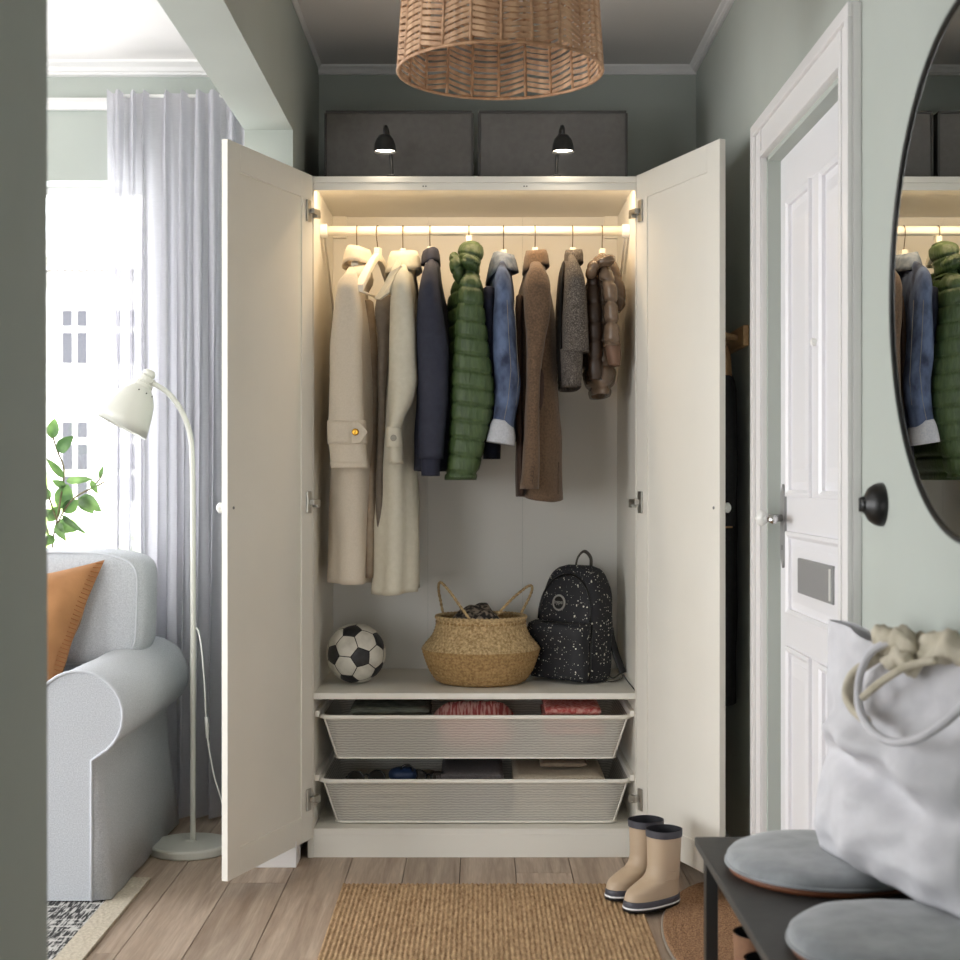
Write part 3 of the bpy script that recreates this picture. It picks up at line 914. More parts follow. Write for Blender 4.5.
# --- beige trench coat
m_trench = M('pale_trench_cotton', rgb(210, 205, 188), rgb(204, 199, 181), scale=60, rough=0.75, bump=0.1, bscale=400)
m_lining = M('grey_brown_lining', rgb(112, 102, 90), rgb(104, 94, 83), scale=60, rough=0.7)
Bt = garment('trench_coat', 'long pale beige trench coat with wide collar hanging beside the navy jacket', 'coat', 403, m_trench,
             [(266, 394, 413), (276, 391, 414), (290, 389, 415), (320, 386, 417), (360, 383, 417), (400, 380, 416), (447, 376, 414), (500, 374, 415), (550, 372, 417), (593, 370.5, 417)],
             [(270, 398, 407), (276, 395, 409), (290, 393, 411), (315, 390, 415), (350, 388, 417), (380, 388, 417), (400, 388.5, 413), (420, 389, 404), (430, 388, 401), (446, 388, 402), (464, 389, 403)],
             dict(steps=64, folds=6, famp=0.012, wr=0.006, seed=3, p=2.4, hem=0.008), dict(steps=60, wr=0.006, seed=4, p=2.2))
solid(collar(404, BYc - 0.035, 13.5, 0.08, 255, 266, 18, lap=4, flare=1.28).build('collar', m_trench, Bt, smooth=True), 0.004)
# long lapel folded open to the left
b = MB()
Lp = [(398, 259, 4.33), (391, 272, 4.30), (383, 288, 4.30), (374.5, 299, 4.32), (380, 299.5, 4.29), (389, 293, 4.27), (393, 282, 4.27), (397, 273, 4.275), (402, 266, 4.29)]
vs = [W(*q) for q in Lp]
b.add(vs, [tuple(range(len(vs)))])
solid(b.build('lapel', m_trench, Bt), 0.006)
ln = [(296, 376, 392, 4.345, 0.012), (310, 374, 391, 4.35, 0.02), (340, 377, 389, 4.36, 0.03), (400, 377, 386, 4.37, 0.035), (480, 374, 384, 4.38, 0.04), (590, 373.5, 384, 4.42, 0.04)]
cloth(ln, 4.33, steps=24, wr=0.003, seed=6).build('front_lining', m_lining, Bt, smooth=True)
ck = [(428, 386, 401.5, SY - 0.004, 0.054), (447, 387, 403, SY - 0.004, 0.054)]
cloth(ck, SY, steps=4, p=3, wr=0.0006, hollow=0.0, seed=2).build('cuff_strap', m_trench, Bt, smooth=True)
button(Bt, 393.5, 438, 4.236, 0.0095, M('horn_button', rgb(150, 146, 132), rough=0.3))

# --- navy bomber style jacket
m_navy = M('navy_cotton', rgb(42, 45, 62), rgb(36, 39, 56), scale=50, rough=0.75, bump=0.08, bscale=500)
m_navyrib = M('navy_rib_knit', rgb(34, 36, 54), rough=0.85, bump=0.4, bscale=300, stretch=(1, 1, 0.05))
Cn = garment('jacket', 'navy blue jacket with ribbed cuffs between trench coat and green quilted jacket', 'jacket', 430, m_navy,
             [(258, 424, 438), (268, 422, 439), (285, 418, 442), (310, 416, 448), (350, 414, 452), (400, 412, 452), (440, 411, 450), (470, 411, 447)],
             [(266, 424.5, 436), (274, 422, 438), (290, 419, 440), (320, 417, 445), (350, 417, 449), (400, 418.5, 448), (440, 419, 445), (459, 420, 443)],
             dict(steps=48, wr=0.004, seed=7, p=2.6), dict(steps=44, wr=0.004, seed=8, p=2.4))
solid(collar(431, BYc - 0.035, 8.2, 0.07, 253, 262, 12, flare=1.12).build('collar', m_navy, Cn, smooth=True), 0.004)
cloth([(457, 421, 441.5, SY, 0.043), (466, 421, 440, SY, 0.04), (476, 421.5, 439.5, SY, 0.038)], SY, steps=10, wr=0.001, seed=2).build('cuff', m_navyrib, Cn, smooth=True)
cloth([(453, 411, 447, BYc, 0.166), (471, 410.5, 446, BYc, 0.158)], BR, steps=6, wr=0.001, seed=2).build('hem_band', m_navyrib, Cn, smooth=True)

# --- green quilted jacket
m_green = M('green_ripstop', rgb(52, 72, 37), rgb(68, 88, 48), scale=120, rough=0.5, bump=0.8, bscale=110, stretch=(1, 1, 0.2), bdist=0.004)
m_greendk = M('dark_green_lining', rgb(34, 44, 26), rough=0.6)
PIT = 16.7 / F * SY
Dg = garment('puffer_jacket', 'moss green quilted jacket with hood', 'jacket', 469, m_green,
             [(272, 456, 480), (284, 450, 484), (300, 446, 487), (340, 445, 490), (400, 444, 492), (450, 443, 484), (480, 443, 476)],
             [(274, 464, 477), (282, 460, 481), (300, 458, 483), (330, 455, 487), (360, 453.5, 491), (390, 452.5, 494), (410, 451.5, 493), (430, 450.5, 489), (450, 449.5, 484), (478, 447.5, 475)],
             dict(steps=150, wr=0.002, seed=9, p=2.3, quilt=(PIT, 0.010, 0.0)), dict(steps=200, wr=0.003, seed=10, p=2.8, quilt=(PIT, 0.006, 0.14)))
# hood: two rolled quilted lobes
def lobe(cpx, cpy, Y, rxp, ryp, ry, seed, rot=0.0, quilts=3, amp=0.006):
    c = W(cpx, cpy, Y); s = Y / F
    b = MB(); rs = []
    n, m = 28, 20
    for i in range(m + 1):
        th = PI * i / m
        ring = []
        for k in range(n):
            a = 2 * PI * k / n
            sx = math.copysign(abs(math.cos(a)) ** 0.85, math.cos(a)); sy = math.copysign(abs(math.sin(a)) ** 0.85, math.sin(a))
            st = math.sin(th) ** 0.75 if math.sin(th) > 0 else 0
            dv = Vector((rxp * s * st * sx, ry * st * sy, ryp * s * math.cos(th)))
            q = 1 + (abs(math.sin(quilts * th)) ** 0.5 - 1) * amp / (rxp * s)
            nz = 1 + 0.10 * noise.noise(dv * 30 + Vector((seed * 5, 0, 0)))
            dv = Vector((dv.x * q * nz, dv.y * q * nz, dv.z))
            ring.append(c + Matrix.Rotation(rot, 3, 'Y') @ dv)
        rs.append(ring)
    b.rings(rs)
    return b
hk = [(240, 462, 480, 4.40, 0.05), (244, 459, 483, 4.39, 0.07), (250, 457.5, 483.5, 4.38, 0.075), (257, 459, 482, 4.37, 0.075), (266, 461, 479, 4.37, 0.07), (276, 460, 479, 4.38, 0.07)]
hd = cloth(hk, 4.33, steps=60, wr=0.003, seed=21, p=2.4, quilt=(PIT * 0.95, 0.006, 0.25), hollow=0).build('hood', m_green, Dg, smooth=True)
hk = [(252, 450, 458, 4.36, 0.03), (257, 449, 462, 4.35, 0.05), (266, 449.5, 464, 4.34, 0.055), (275, 452.5, 464, 4.335, 0.05), (283, 457, 464, 4.335, 0.03)]
cloth(hk, 4.31, steps=50, wr=0.003, seed=22, p=2.3, quilt=(PIT * 0.8, 0.005, -0.6), hollow=0).build('hood_edge', m_green, hd, smooth=True)
lobe(470, 263.5, 4.325, 10.5, 7.5, 0.05, 3, 0.45, 2, 0.004).build('hood_edge', m_green, hd, smooth=True)

# --- denim jacket
m_denim = M('washed_denim', rgb(34, 44, 70), rgb(92, 108, 140), scale=26, rough=0.8, bump=0.3, bscale=700, stretch=(1, 1, 0.55), detail=6)
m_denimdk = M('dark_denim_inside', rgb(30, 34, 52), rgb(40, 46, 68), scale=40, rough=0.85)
m_denimlt = M('pale_denim', rgb(92, 103, 120), rgb(122, 132, 146), scale=60, rough=0.8, bump=0.2, bscale=700)
m_cuffin = M('denim_reverse', rgb(190, 192, 198), rgb(176, 179, 186), scale=200, rough=0.9, bump=0.3, bscale=500)
m_thread = M('tan_thread', rgb(140, 134, 122), rough=0.8)
E = garment('denim_jacket', 'faded blue denim jacket with turned up cuff', 'jacket', 503.5, m_denim,
            [(264, 497, 511), (274, 492, 513), (292, 488, 515), (320, 487, 516), (360, 487, 518), (400, 488, 519), (440, 489, 518)],
            [(267, 498, 507), (275, 495, 510), (292, 494, 513), (320, 494, 515), (350, 493, 517), (380, 494, 520.5), (400, 494, 519), (415, 493.5, 516), (430, 492, 513)],
            dict(steps=44, wr=0.004, seed=11, p=2.4), dict(steps=44, wr=0.006, seed=12, p=2.3), back=False)
solid(collar(503, BYc - 0.035, 11.0, 0.075, 257, 266, 16, lap=12, flare=1.38).build('collar', m_denimlt, E, smooth=True), 0.004)
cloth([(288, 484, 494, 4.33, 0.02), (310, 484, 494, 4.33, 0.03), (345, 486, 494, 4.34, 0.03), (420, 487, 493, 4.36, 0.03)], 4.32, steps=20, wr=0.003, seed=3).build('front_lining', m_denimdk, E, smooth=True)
# turned up cuff, slanting
cf = cloth([(421, 490.5, 509, SY, 0.052), (427, 489, 513, SY, 0.058), (436, 488, 516, SY, 0.06), (444, 487.5, 516.5, SY, 0.058)], SY, steps=12, wr=0.003, seed=4, p=2.6)
cc = W(502, 434, SY)
cf.xf(Matrix.Translation(cc) @ Matrix.Rotation(0.16, 4, 'Y') @ Matrix.Translation(-cc))
cf.build('cuff', m_cuffin, E, smooth=True)
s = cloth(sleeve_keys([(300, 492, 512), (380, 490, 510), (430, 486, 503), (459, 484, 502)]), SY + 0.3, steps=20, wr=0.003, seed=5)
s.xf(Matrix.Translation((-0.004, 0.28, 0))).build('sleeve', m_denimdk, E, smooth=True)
# seam stitching down the sleeve
MB().tube([W(507, 300, 4.24), W(509, 340, 4.238), W(511, 370, 4.238), W(508, 400, 4.24), W(504, 420, 4.24)], 0.0007, 5).build('seam', m_thread, E, smooth=True)
MB().tube([W(514.5, 300, 4.262), W(516.5, 340, 4.262), W(518.5, 380, 4.262), W(516, 405, 4.265)], 0.0008, 5).build('seam', m_thread, E, smooth=True)

# --- brown wool coat
m_brown = M('brown_wool', rgb(84, 65, 48), rgb(108, 85, 64), scale=170, rough=0.9, bump=0.25, bscale=320, sheen=0.15)
m_browndk = M('dark_brown_lining', rgb(52, 34, 24), rgb(60, 40, 28), scale=60, rough=0.8)
Fb = garment('wool_coat', 'knee length brown wool coat with slit pocket next to the denim jacket', 'coat', 535, m_brown,
             [(264, 527, 547), (274, 524, 549), (288, 520, 552), (310, 518, 556), (350, 518, 558), (400, 518, 560), (450, 518.5, 562), (498, 520, 564)],
             [(268, 530, 544), (276, 526, 548), (290, 523.5, 550), (310, 523.5, 550), (340, 525.5, 546), (380, 526, 541), (420, 525, 539.5), (450, 523, 539.5), (489, 519.8, 538.5)],
             dict(steps=56, wr=0.004, seed=13, p=2.6, folds=4, famp=0.008, hem=0.012), dict(steps=48, wr=0.003, seed=14, p=2.6))
solid(collar(536, BYc - 0.035, 10.5, 0.075, 254, 265, 14, lap=8, flare=1.2).build('collar', m_brown, Fb, smooth=True), 0.004)
cloth([(296, 515.5, 524, 4.35, 0.02), (320, 514.5, 523, 4.35, 0.04), (400, 515.5, 523, 4.36, 0.05), (496, 517.5, 525, 4.37, 0.05)], 4.33, steps=30, wr=0.002, seed=3).build('front_lining', m_browndk, Fb, smooth=True)
pk = [(541.5, 368), (543.5, 376), (544, 390), (542.5, 404), (540.5, 411), (538, 405), (537, 392), (538.5, 377)]
MB().prism([(W(a, c, 4.277).x, W(a, c, 4.277).z) for a, c in pk], 4.272, 4.30).build('pocket_slit', m_browndk, Fb)
b = MB()
for i in range(4):
    q = W(533 - 0.5 * i, 467 + 4.5 * i, 4.243)
    b.tube([q + Vector((-0.004, 0, 0.002)), q + Vector((0.001, -0.001, -0.002)), q + Vector((0.003, 0, 0.003)), q + Vector((0.0035, 0, -0.008))], 0.0008, 5)
b.build('cuff_stitching', m_browndk, Fb)
MB().tube([W(558.5, 462, 4.30), W(558, 475, 4.295), W(558, 494, 4.295)], 0.0012, 5).build('back_vent', m_browndk, Fb)

# --- grey tweed jacket
m_tweed = M('grey_tweed', rgb(58, 52, 48), rgb(128, 120, 112), scale=330, rough=0.9, bump=0.35, bscale=420, lo=0.42, hi=0.7, detail=2)
m_tweeddk = M('dark_tweed_lining', rgb(26, 23, 22), rough=0.85)
G = garment('tweed_jacket', 'short grey tweed jacket with stand collar', 'jacket', 572.5, m_tweed,
            [(258, 565, 581), (268, 562, 583), (285, 560, 585), (310, 559, 587), (350, 560, 585), (386, 562, 583)],
            [(262, 568, 579), (268, 565.5, 582), (282, 564.5, 585), (310, 563, 587), (340, 562, 588), (353, 562, 588.5)],
            dict(steps=40, wr=0.003, seed=15, p=2.4), dict(steps=36, wr=0.003, seed=16, p=2.4))
solid(collar(573.5, BYc - 0.035, 8.6, 0.07, 253.5, 264, 11, flare=1.04).build('collar', m_tweed, G, smooth=True), 0.004)
cloth([(263, 562, 566, 4.34, 0.012), (285, 558.5, 564, 4.33, 0.02), (320, 557.5, 563, 4.34, 0.03), (380, 559, 563, 4.35, 0.03)], 4.32, steps=20, wr=0.002, seed=3).build('front_lining', m_tweeddk, G, smooth=True)
cloth([(349, 560.5, 583, SY + 0.01, 0.05), (386, 562, 582.5, SY + 0.03, 0.05)], SY, steps=10, wr=0.002, seed=8).build('hem', m_tweed, G, smooth=True)

# --- shiny brown puffer
m_puff = M('bronze_nylon', rgb(122, 102, 84), rgb(108, 90, 74), scale=40, rough=0.27, bump=0.2, bscale=120)
m_puffdk = M('dark_nylon', rgb(58, 42, 30), rough=0.4)
PIT2 = 20.5 / F * SY
H = garment('puffer_jacket', 'shiny bronze brown puffer jacket with hood beside the wardrobe side', 'jacket', 602, m_puff,
            [(268, 594, 614), (282, 589, 616), (300, 587, 617), (340, 586, 619), (362, 586, 620), (378, 588, 618), (394, 594, 613)],
            [(267, 600, 611), (274, 598, 614), (290, 602, 617), (310, 604, 618), (328, 604, 619), (347, 602.5, 621)],
            dict(steps=90, wr=0.003, seed=17, p=2.3, quilt=(PIT2, 0.010, 0.0)), dict(steps=90, wr=0.002, seed=18, p=2.3, quilt=(PIT2, 0.008, 0.1)))
cloth([(344, 605, 620, SY, 0.035), (356, 607, 620.5, SY, 0.034), (366, 609, 620, SY, 0.03)], SY, steps=12, wr=0.002, seed=3).build('cuff', M('brown_rib', rgb(112, 84, 66), rough=0.6), H, smooth=True)
hk = [(253, 597, 610, 4.42, 0.04), (257, 593, 616, 4.41, 0.07), (266, 590, 620, 4.41, 0.085), (277, 594, 624, 4.42, 0.09), (290, 602, 627, 4.42, 0.085), (302, 610, 627, 4.42, 0.075), (310, 615, 623, 4.42, 0.05)]
hd = cloth(hk, 4.37, steps=60, wr=0.007, seed=31, p=2.3, quilt=(PIT2 * 1.1, 0.004, 0.5), hollow=0).build('hood', m_puff, H, smooth=True)
lobe(592.5, 270, 4.31, 6.5, 10, 0.05, 6, 0.35, 2, 0.003).build('hood_edge', m_puff, hd, smooth=True)
lobe(604, 262, 4.31, 12, 6, 0.05, 7, -0.3, 2, 0.003).build('hood_edge', m_puff, hd, smooth=True)
cloth([(278, 587, 598, 4.325, 0.02), (320, 586.5, 602, 4.32, 0.03), (380, 588.5, 603, 4.33, 0.03)], 4.32, steps=60, wr=0.002, seed=3, quilt=(PIT2 * 0.9, 0.005, 0.0)).build('front_panel', m_puffdk, H, smooth=True)

# ------------------------------------------------------------------ on the shelf
# football
def football():
    r = 0.0925
    c = Vector((W(356, 653, 4.5).x, 4.5, SZ + r))
    root = empty('football', (c.x, c.y, SZ))
    tag(root, 'black and white panelled football on the wardrobe shelf', 'ball')
    ph = (1 + 5 ** 0.5) / 2
    iv = [Vector(v).normalized() for v in [(-1, ph, 0), (1, ph, 0), (-1, -ph, 0), (1, -ph, 0), (0, -1, ph), (0, 1, ph), (0, -1, -ph), (0, 1, -ph), (ph, 0, -1), (ph, 0, 1), (-ph, 0, -1), (-ph, 0, 1)]]
    e = min((iv[0] - v).length for v in iv[1:])
    adj = lambda i: [j for j in range(12) if j != i and (iv[i] - iv[j]).length < e * 1.01]
    t1 = Vector((0.25, -0.968, -0.03)).normalized()
    t2 = Vector((-0.755, -0.655, 0.03)).normalized()
    a = iv[0]; bb = iv[adj(0)[0]]
    def frame(u, v):
        z = u.normalized(); y = (v - z * v.dot(z)).normalized(); x = y.cross(z)
        return Matrix((x, y, z)).transposed()
    R = frame(t1, t2) @ frame(a, bb).transposed()
    iv = [R @ v for v in iv]
    polys = []
    for i in range(12):
        polys.append(('black', [iv[i].lerp(iv[j], 1 / 3) for j in adj(i)]))
    for i in range(12):
        for j in adj(i):
            for k in adj(i):
                if i < j < k and k in adj(j):
                    tri = [i, j, k]; pts = []
                    for (p, q) in ((i, j), (j, k), (k, i)):
                        pts += [iv[p].lerp(iv[q], 1 / 3), iv[p].lerp(iv[q], 2 / 3)]
                    polys.append(('white', pts))
    mb_ = M('black_leather', rgb(38, 38, 40), rgb(48, 48, 50), scale=60, rough=0.45, bump=0.1, bscale=300)
    mw_ = M('scuffed_white_leather', rgb(212, 208, 196), rgb(190, 186, 174), scale=30, rough=0.5, bump=0.1, bscale=300, lo=.45, hi=.75)
    MB().lathe([(max(1e-4, r * 0.982 * math.sin(PI * i / 20)), r * 0.982 * -math.cos(PI * i / 20)) for i in range(21)], 32, c).build('bladder', m_dark, root, smooth=True)
    for kind, pts in polys:
        ctr = sum(pts, Vector()) / len(pts)
        nn = ctr.normalized()
        u = (pts[0] - ctr).normalized(); v = nn.cross(u)
        pts = sorted(pts, key=lambda p: math.atan2((p - ctr).dot(v), (p - ctr).dot(u)))
        b = MB(); n = len(pts); S = 5
        rows = []
        vs = []; idx = {}
        fs = []
        for i in range(n):
            A_, B_ = pts[i], pts[(i + 1) % n]
            for rI in range(S):
                for cI in range(rI + 1):
                    def P(rr, cc):
                        f = rr / S
                        q = ctr + (A_ - ctr) * f if rr == 0 else ctr + ((A_.lerp(B_, cc / rr)) - ctr) * f
                        q = ctr + (q - ctr) * 0.955
                        rad = r * (1.0 if rr < S else 0.985)
                        return q.normalized() * rad + c
                    base = len(vs)
                    if cI < rI:
                        vs += [P(rI, cI), P(rI + 1, cI), P(rI + 1, cI + 1), P(rI, cI + 1)]; fs.append((base, base + 1, base + 2, base + 3))
                    else:
                        vs += [P(rI, cI), P(rI + 1, cI), P(rI + 1, cI + 1)]; fs.append((base, base + 1, base + 2))
        b.add(vs, fs)
        o = b.build('panel', mb_ if kind == 'black' else mw_, root, smooth=True)
        import bmesh
        bm = bmesh.new(); bm.from_mesh(o.data); bmesh.ops.remove_doubles(bm, verts=bm.verts, dist=1e-5)
        bmesh.ops.recalc_face_normals(bm, faces=bm.faces); bm.to_mesh(o.data); bm.free()
        o.data.polygons.foreach_set('use_smooth', [True] * len(o.data.polygons))
football()

# seagrass belly basket
def seagrass(name, c1, c2, sc_=120):
    return M(name, c1, c2, scale=sc_, rough=0.85, bump=0.5, bscale=260, detail=4)
m_sg1 = seagrass('seagrass', rgb(150, 124, 84), rgb(208, 182, 138))
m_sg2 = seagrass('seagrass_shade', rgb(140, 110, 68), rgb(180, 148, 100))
BKY = 4.52
bc = Vector((W(481, 600, BKY).x, BKY, SZ))
bk = empty('belly_basket', bc)
tag(bk, 'round woven seagrass belly basket with rope handles on the shelf', 'basket')
def weave(prof, n=420, rows=72, amp=0.0022, per=52, thick=True):
    rs = []
    for i in range(rows + 1):
        u = i / rows
        t_, r, z = crom(prof, u)[0:3]
        ring = []
        for k in range(n):
            a = 2 * PI * k / n
            w1 = math.sin(per * a + z * 330); w2 = math.sin(per * a - z * 330)
            d = amp * (w1 * w2) * (1 if (u > 0.02) else 0)
            ring.append(bc + Vector(((r + d) * math.cos(a), (r + d) * math.sin(a), z)))
        rs.append(ring)
    return rs
zbel = 0.108
lower = [(0, 0.118, 0.0), (0.12, 0.132, 0.004), (0.45, 0.158, 0.035), (0.8, 0.177, 0.082), (1.0, 0.1845, zbel)]
upper = [(0, 0.1845, zbel), (0.15, 0.172, 0.124), (0.45, 0.150, 0.152), (0.8, 0.140, 0.182), (1.0, 0.1385, 0.205)]
MB().rings(weave(lower), cap0=True, cap1=False).build('lower_body', m_sg2, bk, smooth=True)
MB().rings(weave(upper), cap0=False, cap1=False).build('upper_body', m_sg1, bk, smooth=True)
inner = [(0.1325, 0.205), (0.134, 0.18), (0.145, 0.15), (0.17, 0.115), (0.15, 0.03), (0.1, 0.02)]
MB().lathe(inner, 48, bc, cap0=False).build('inside', m_sg2, bk, smooth=True)
rs = []
rp = []
for i in range(240):
    a = 2 * PI * i / 240
    rp.append(bc + Vector((0.1375 * math.cos(a), 0.1375 * math.sin(a), 0.204)))
rr = [0.0062 + 0.0012 * math.sin(i * 2 * PI / 240 * 60) for i in range(240)]
MB().tube(rp, rr, 8, closed=True).build('rim_braid', m_sg1, bk, smooth=True)
rp = [p + Vector((0, 0, -0.014)) + (p - bc).normalized() * 0.0 for p in rp]
MB().tube(rp, [0.0035 + 0.0014 * math.sin(i * 2 * PI / 240 * 60) for i in range(240)], 6, closed=True).build('rim_stitching', m_sg2, bk, smooth=True)
def spline(pts, n=40):
    pts = [Vector(p) for p in pts]; out = []
    m = len(pts)
    for i in range(m - 1):
        p0 = pts[max(i - 1, 0)]; p1 = pts[i]; p2 = pts[i + 1]; p3 = pts[min(i + 2, m - 1)]
        k = max(2, n // (m - 1))
        for j in range(k):
            t_ = j / k
            out.append(0.5 * ((2 * p1) + (p2 - p0) * t_ + (2 * p0 - 5 * p1 + 4 * p2 - p3) * t_ ** 2 + (3 * p1 - p0 - 3 * p2 + p3) * t_ ** 3))
    out.append(pts[-1])
    return out
def rope(pts, r, mat, parent, name):
    sp = spline(pts, 90)
    rr = [r * (1 + 0.18 * math.sin(i * 1.5)) for i in range(len(sp))]
    return MB().tube(sp, rr, 8).build(name, mat, parent, smooth=True)
rope([W(444, 618, 4.60), W(441, 603, 4.58), W(438.5, 588, 4.54), W(441, 582.5, 4.51), W(450, 592, 4.46), W(460, 606, 4.42), W(469.5, 619, 4.395)], 0.0042, m_sg1, bk, 'rope_handle')
rope([W(498, 614, 4.42), W(508, 603, 4.45), W(520, 592, 4.50), W(530, 585.5, 4.55), W(532, 590, 4.57), W(527, 602, 4.59), W(520, 615, 4.60)], 0.0042, m_sg1, bk, 'rope_handle')
# scarf in the basket
m_scarf = M('patterned_scarf', rgb(40, 36, 34), rgb(150, 135, 120), scale=70, rough=0.9, detail=6, lo=0.45, hi=0.62)
b = MB(); rs = []
for i in range(31):
    u = i / 30; ring = []
    for k in range(48):
        a = 2 * PI * k / 48
        r = 0.112 * u
        x, y = r * math.cos(a), r * math.sin(a)
        hgt = 0.225 - 0.045 * u ** 2 + 0.028 * noise.noise(Vector((x * 20, y * 20, 3))) + 0.012 * noise.noise(Vector((x * 50, y * 50, 1)))
        hgt += 0.016 * math.exp(-((x + 0.03) ** 2) / 0.0022)
        hgt -= 0.034 * max(0, (x - 0.02) / 0.09)
        ring.append(bc + Vector((x, y, hgt)))
    rs.append(ring)
rs.append([v + Vector((0, 0, -0.05)) for v in rs[-1]])
tag(MB().rings(rs).build('scarf', m_scarf, smooth=True), 'dark mottled scarf stuffed in the seagrass basket', 'scarf')

# backpack
def backpack():
    Yc = 4.575
    c0 = Vector((W(573, 684, Yc).x, Yc, SZ + 0.001))
    root = empty('backpack', c0)
    tag(root, 'black white-speckled backpack leaning in the wardrobe corner', 'backpack')
    ang = math.radians(43)
    Mx = Matrix.Translation(c0) @ Matrix.Rotation(-ang, 4, 'Z') @ Matrix.Rotation(math.radians(-4), 4, 'X')
    def sec(keys, n=48, p=4.0, steps=40, off=(0, 0)):
        rs = []
        for i in range(steps + 1):
            z = keys[0][0] + (keys[-1][0] - keys[0][0]) * i / steps
            _, a_, b_, yc = crom(keys, z)
            ring = []
            for k in range(n):
                t_ = 2 * PI * k / n
                ca, sa = math.cos(t_), math.sin(t_)
                ex = math.copysign(abs(ca) ** (2 / p), ca); ey = math.copysign(abs(sa) ** (2 / p), sa)
                nz = 0.004 * noise.noise(Vector((ex * 2, ey * 2, z * 14)))
                ring.append(Vector((ex * (a_ + nz), yc + ey * (b_ + nz), z)))
            rs.append(ring)
        return rs
    body = [(0.0, 0.108, 0.058, 0.0), (0.02, 0.116, 0.066, 0), (0.12, 0.120, 0.066, 0), (0.22, 0.119, 0.062, 0.0), (0.285, 0.110, 0.056, 0.004), (0.325, 0.092, 0.05, 0.008), (0.35, 0.066, 0.042, 0.012), (0.361, 0.03, 0.03, 0.014)]
    MB().rings(sec(body)).xf(Mx).build('main_compartment', m_speck, root, smooth=True)
    pk = [(0.004, 0.106, 0.02, -0.072), (0.02, 0.112, 0.03, -0.074), (0.10, 0.113, 0.036, -0.078), (0.15, 0.112, 0.045, -0.082), (0.172, 0.110, 0.044, -0.078), (0.182, 0.103, 0.022, -0.07)]
    pc = MB().rings(sec(pk, p=3.2)).xf(Mx).build('front_pocket', m_speck, root, smooth=True)
    MB().tube([Mx @ Vector((x_, -0.108 + 0.035 * abs(x_ / 0.105) ** 3, 0.181 - 0.004 * abs(x_ / 0.1))) for x_ in [i / 10 * 0.104 for i in range(-10, 11)]], 0.003, 6).build('zip', m_black, pc, smooth=True)
    # arched zip line on the front edge
    pts = []
    for i in range(25):
        t_ = PI * i / 24
        pts.append(Mx @ Vector((-0.105 * math.cos(t_), -0.058 + 0.012 * math.sin(t_), 0.185 + 0.145 * math.sin(t_) ** 0.8)))
    MB().tube(pts, 0.0035, 6).build('zip', m_black, root, smooth=True)
    # seam piping at the near vertical edge
    MB().tube([Mx @ Vector((0.108, -0.052, z)) for z in (0.01, 0.06, 0.12, 0.18)], 0.0032, 6).build('piping', m_black, root, smooth=True)
    MB().tube([Mx @ Vector((x_, -0.0, 0.178)) for x_ in (0.1205, 0.121)] , 0.003, 6).build('seam', m_black, root)
    # grab handle
    m_web = M('webbing', rgb(74, 70, 62), rough=0.8)
    MB().tube(spline([Mx @ Vector((-0.035, 0.03, 0.35)), Mx @ Vector((-0.03, 0.035, 0.385)), Mx @ Vector((-0.005, 0.035, 0.405)), Mx @ Vector((0.022, 0.035, 0.385)), Mx @ Vector((0.028, 0.03, 0.35))], 24), 0.0055, 8, flat=0.35, up=(0, 0, 1)).build('grab_handle', m_web, root, smooth=True)
    # shoulder strap behind and its webbing
    MB().tube(spline([W(610, 628, 4.56), W(612, 640, 4.56), W(617, 657, 4.55), W(623, 673, 4.54)], 20), [0.012] * 19, 8, flat=0.3, up=(0.3, -1, 0)).build('shoulder_strap', m_black, root, smooth=True)
    MB().tube(spline([W(621.5, 672, 4.54), W(622, 678, 4.53), W(612, 681.5, 4.51), W(604, 679, 4.52), W(606, 674, 4.53), W(613, 678, 4.53), W(621, 673, 4.54)], 36), 0.0024, 6).build('strap_loop', m_web, root, smooth=True)
    MB().tube([W(622, 673, 4.54), W(628, 681.5, 4.42), W(635.2, 690.5, 4.295)], 0.0018, 6).build('strap_tail', m_black, root, smooth=True)
    # round badge with lettering
    m_badge = M('grey_rubber', rgb(150, 148, 142), rough=0.6)
    q = Vector((-0.02, -0.062, 0.24))
    B4 = Mx @ Matrix.Translation(q) @ Matrix.Rotation(PI / 2, 4, 'X')
    ring = [B4 @ Vector((0.0225 * math.cos(2 * PI * i / 40), 0.0225 * math.sin(2 * PI * i / 40), 0.0)) for i in range(40)]
    bd = MB().lathe([(0.021, -0.004), (0.021, 0.0015)], 40, (0, 0, 0), B4).build('badge', m_black, root)
    MB().tube(ring, 0.0035, 8, closed=True).build('badge_ring', m_badge, bd, smooth=True)
    cu = bpy.data.curves.new('badge_text', 'FONT'); cu.body = 'hype'; cu.size = 0.0185; cu.align_x = 'CENTER'; cu.align_y = 'CENTER'; cu.extrude = 0.0006
    to = bpy.data.objects.new('tmp_text', cu); COL.objects.link(to)
    dg = bpy.context.evaluated_depsgraph_get()
    me = bpy.data.meshes.new_from_object(to.evaluated_get(dg))
    bpy.data.objects.remove(to)
    me.transform(Matrix.Translation(-ORG[root.name]) @ B4 @ Matrix.Translation((0, 0.002, 0.0025)))
    me.materials.clear(); me.materials.append(m_badge)
    o = bpy.data.objects.new('badge_lettering', me); COL.objects.link(o); o.parent = bd; ORG[o.name] = ORG[root.name]
backpack()

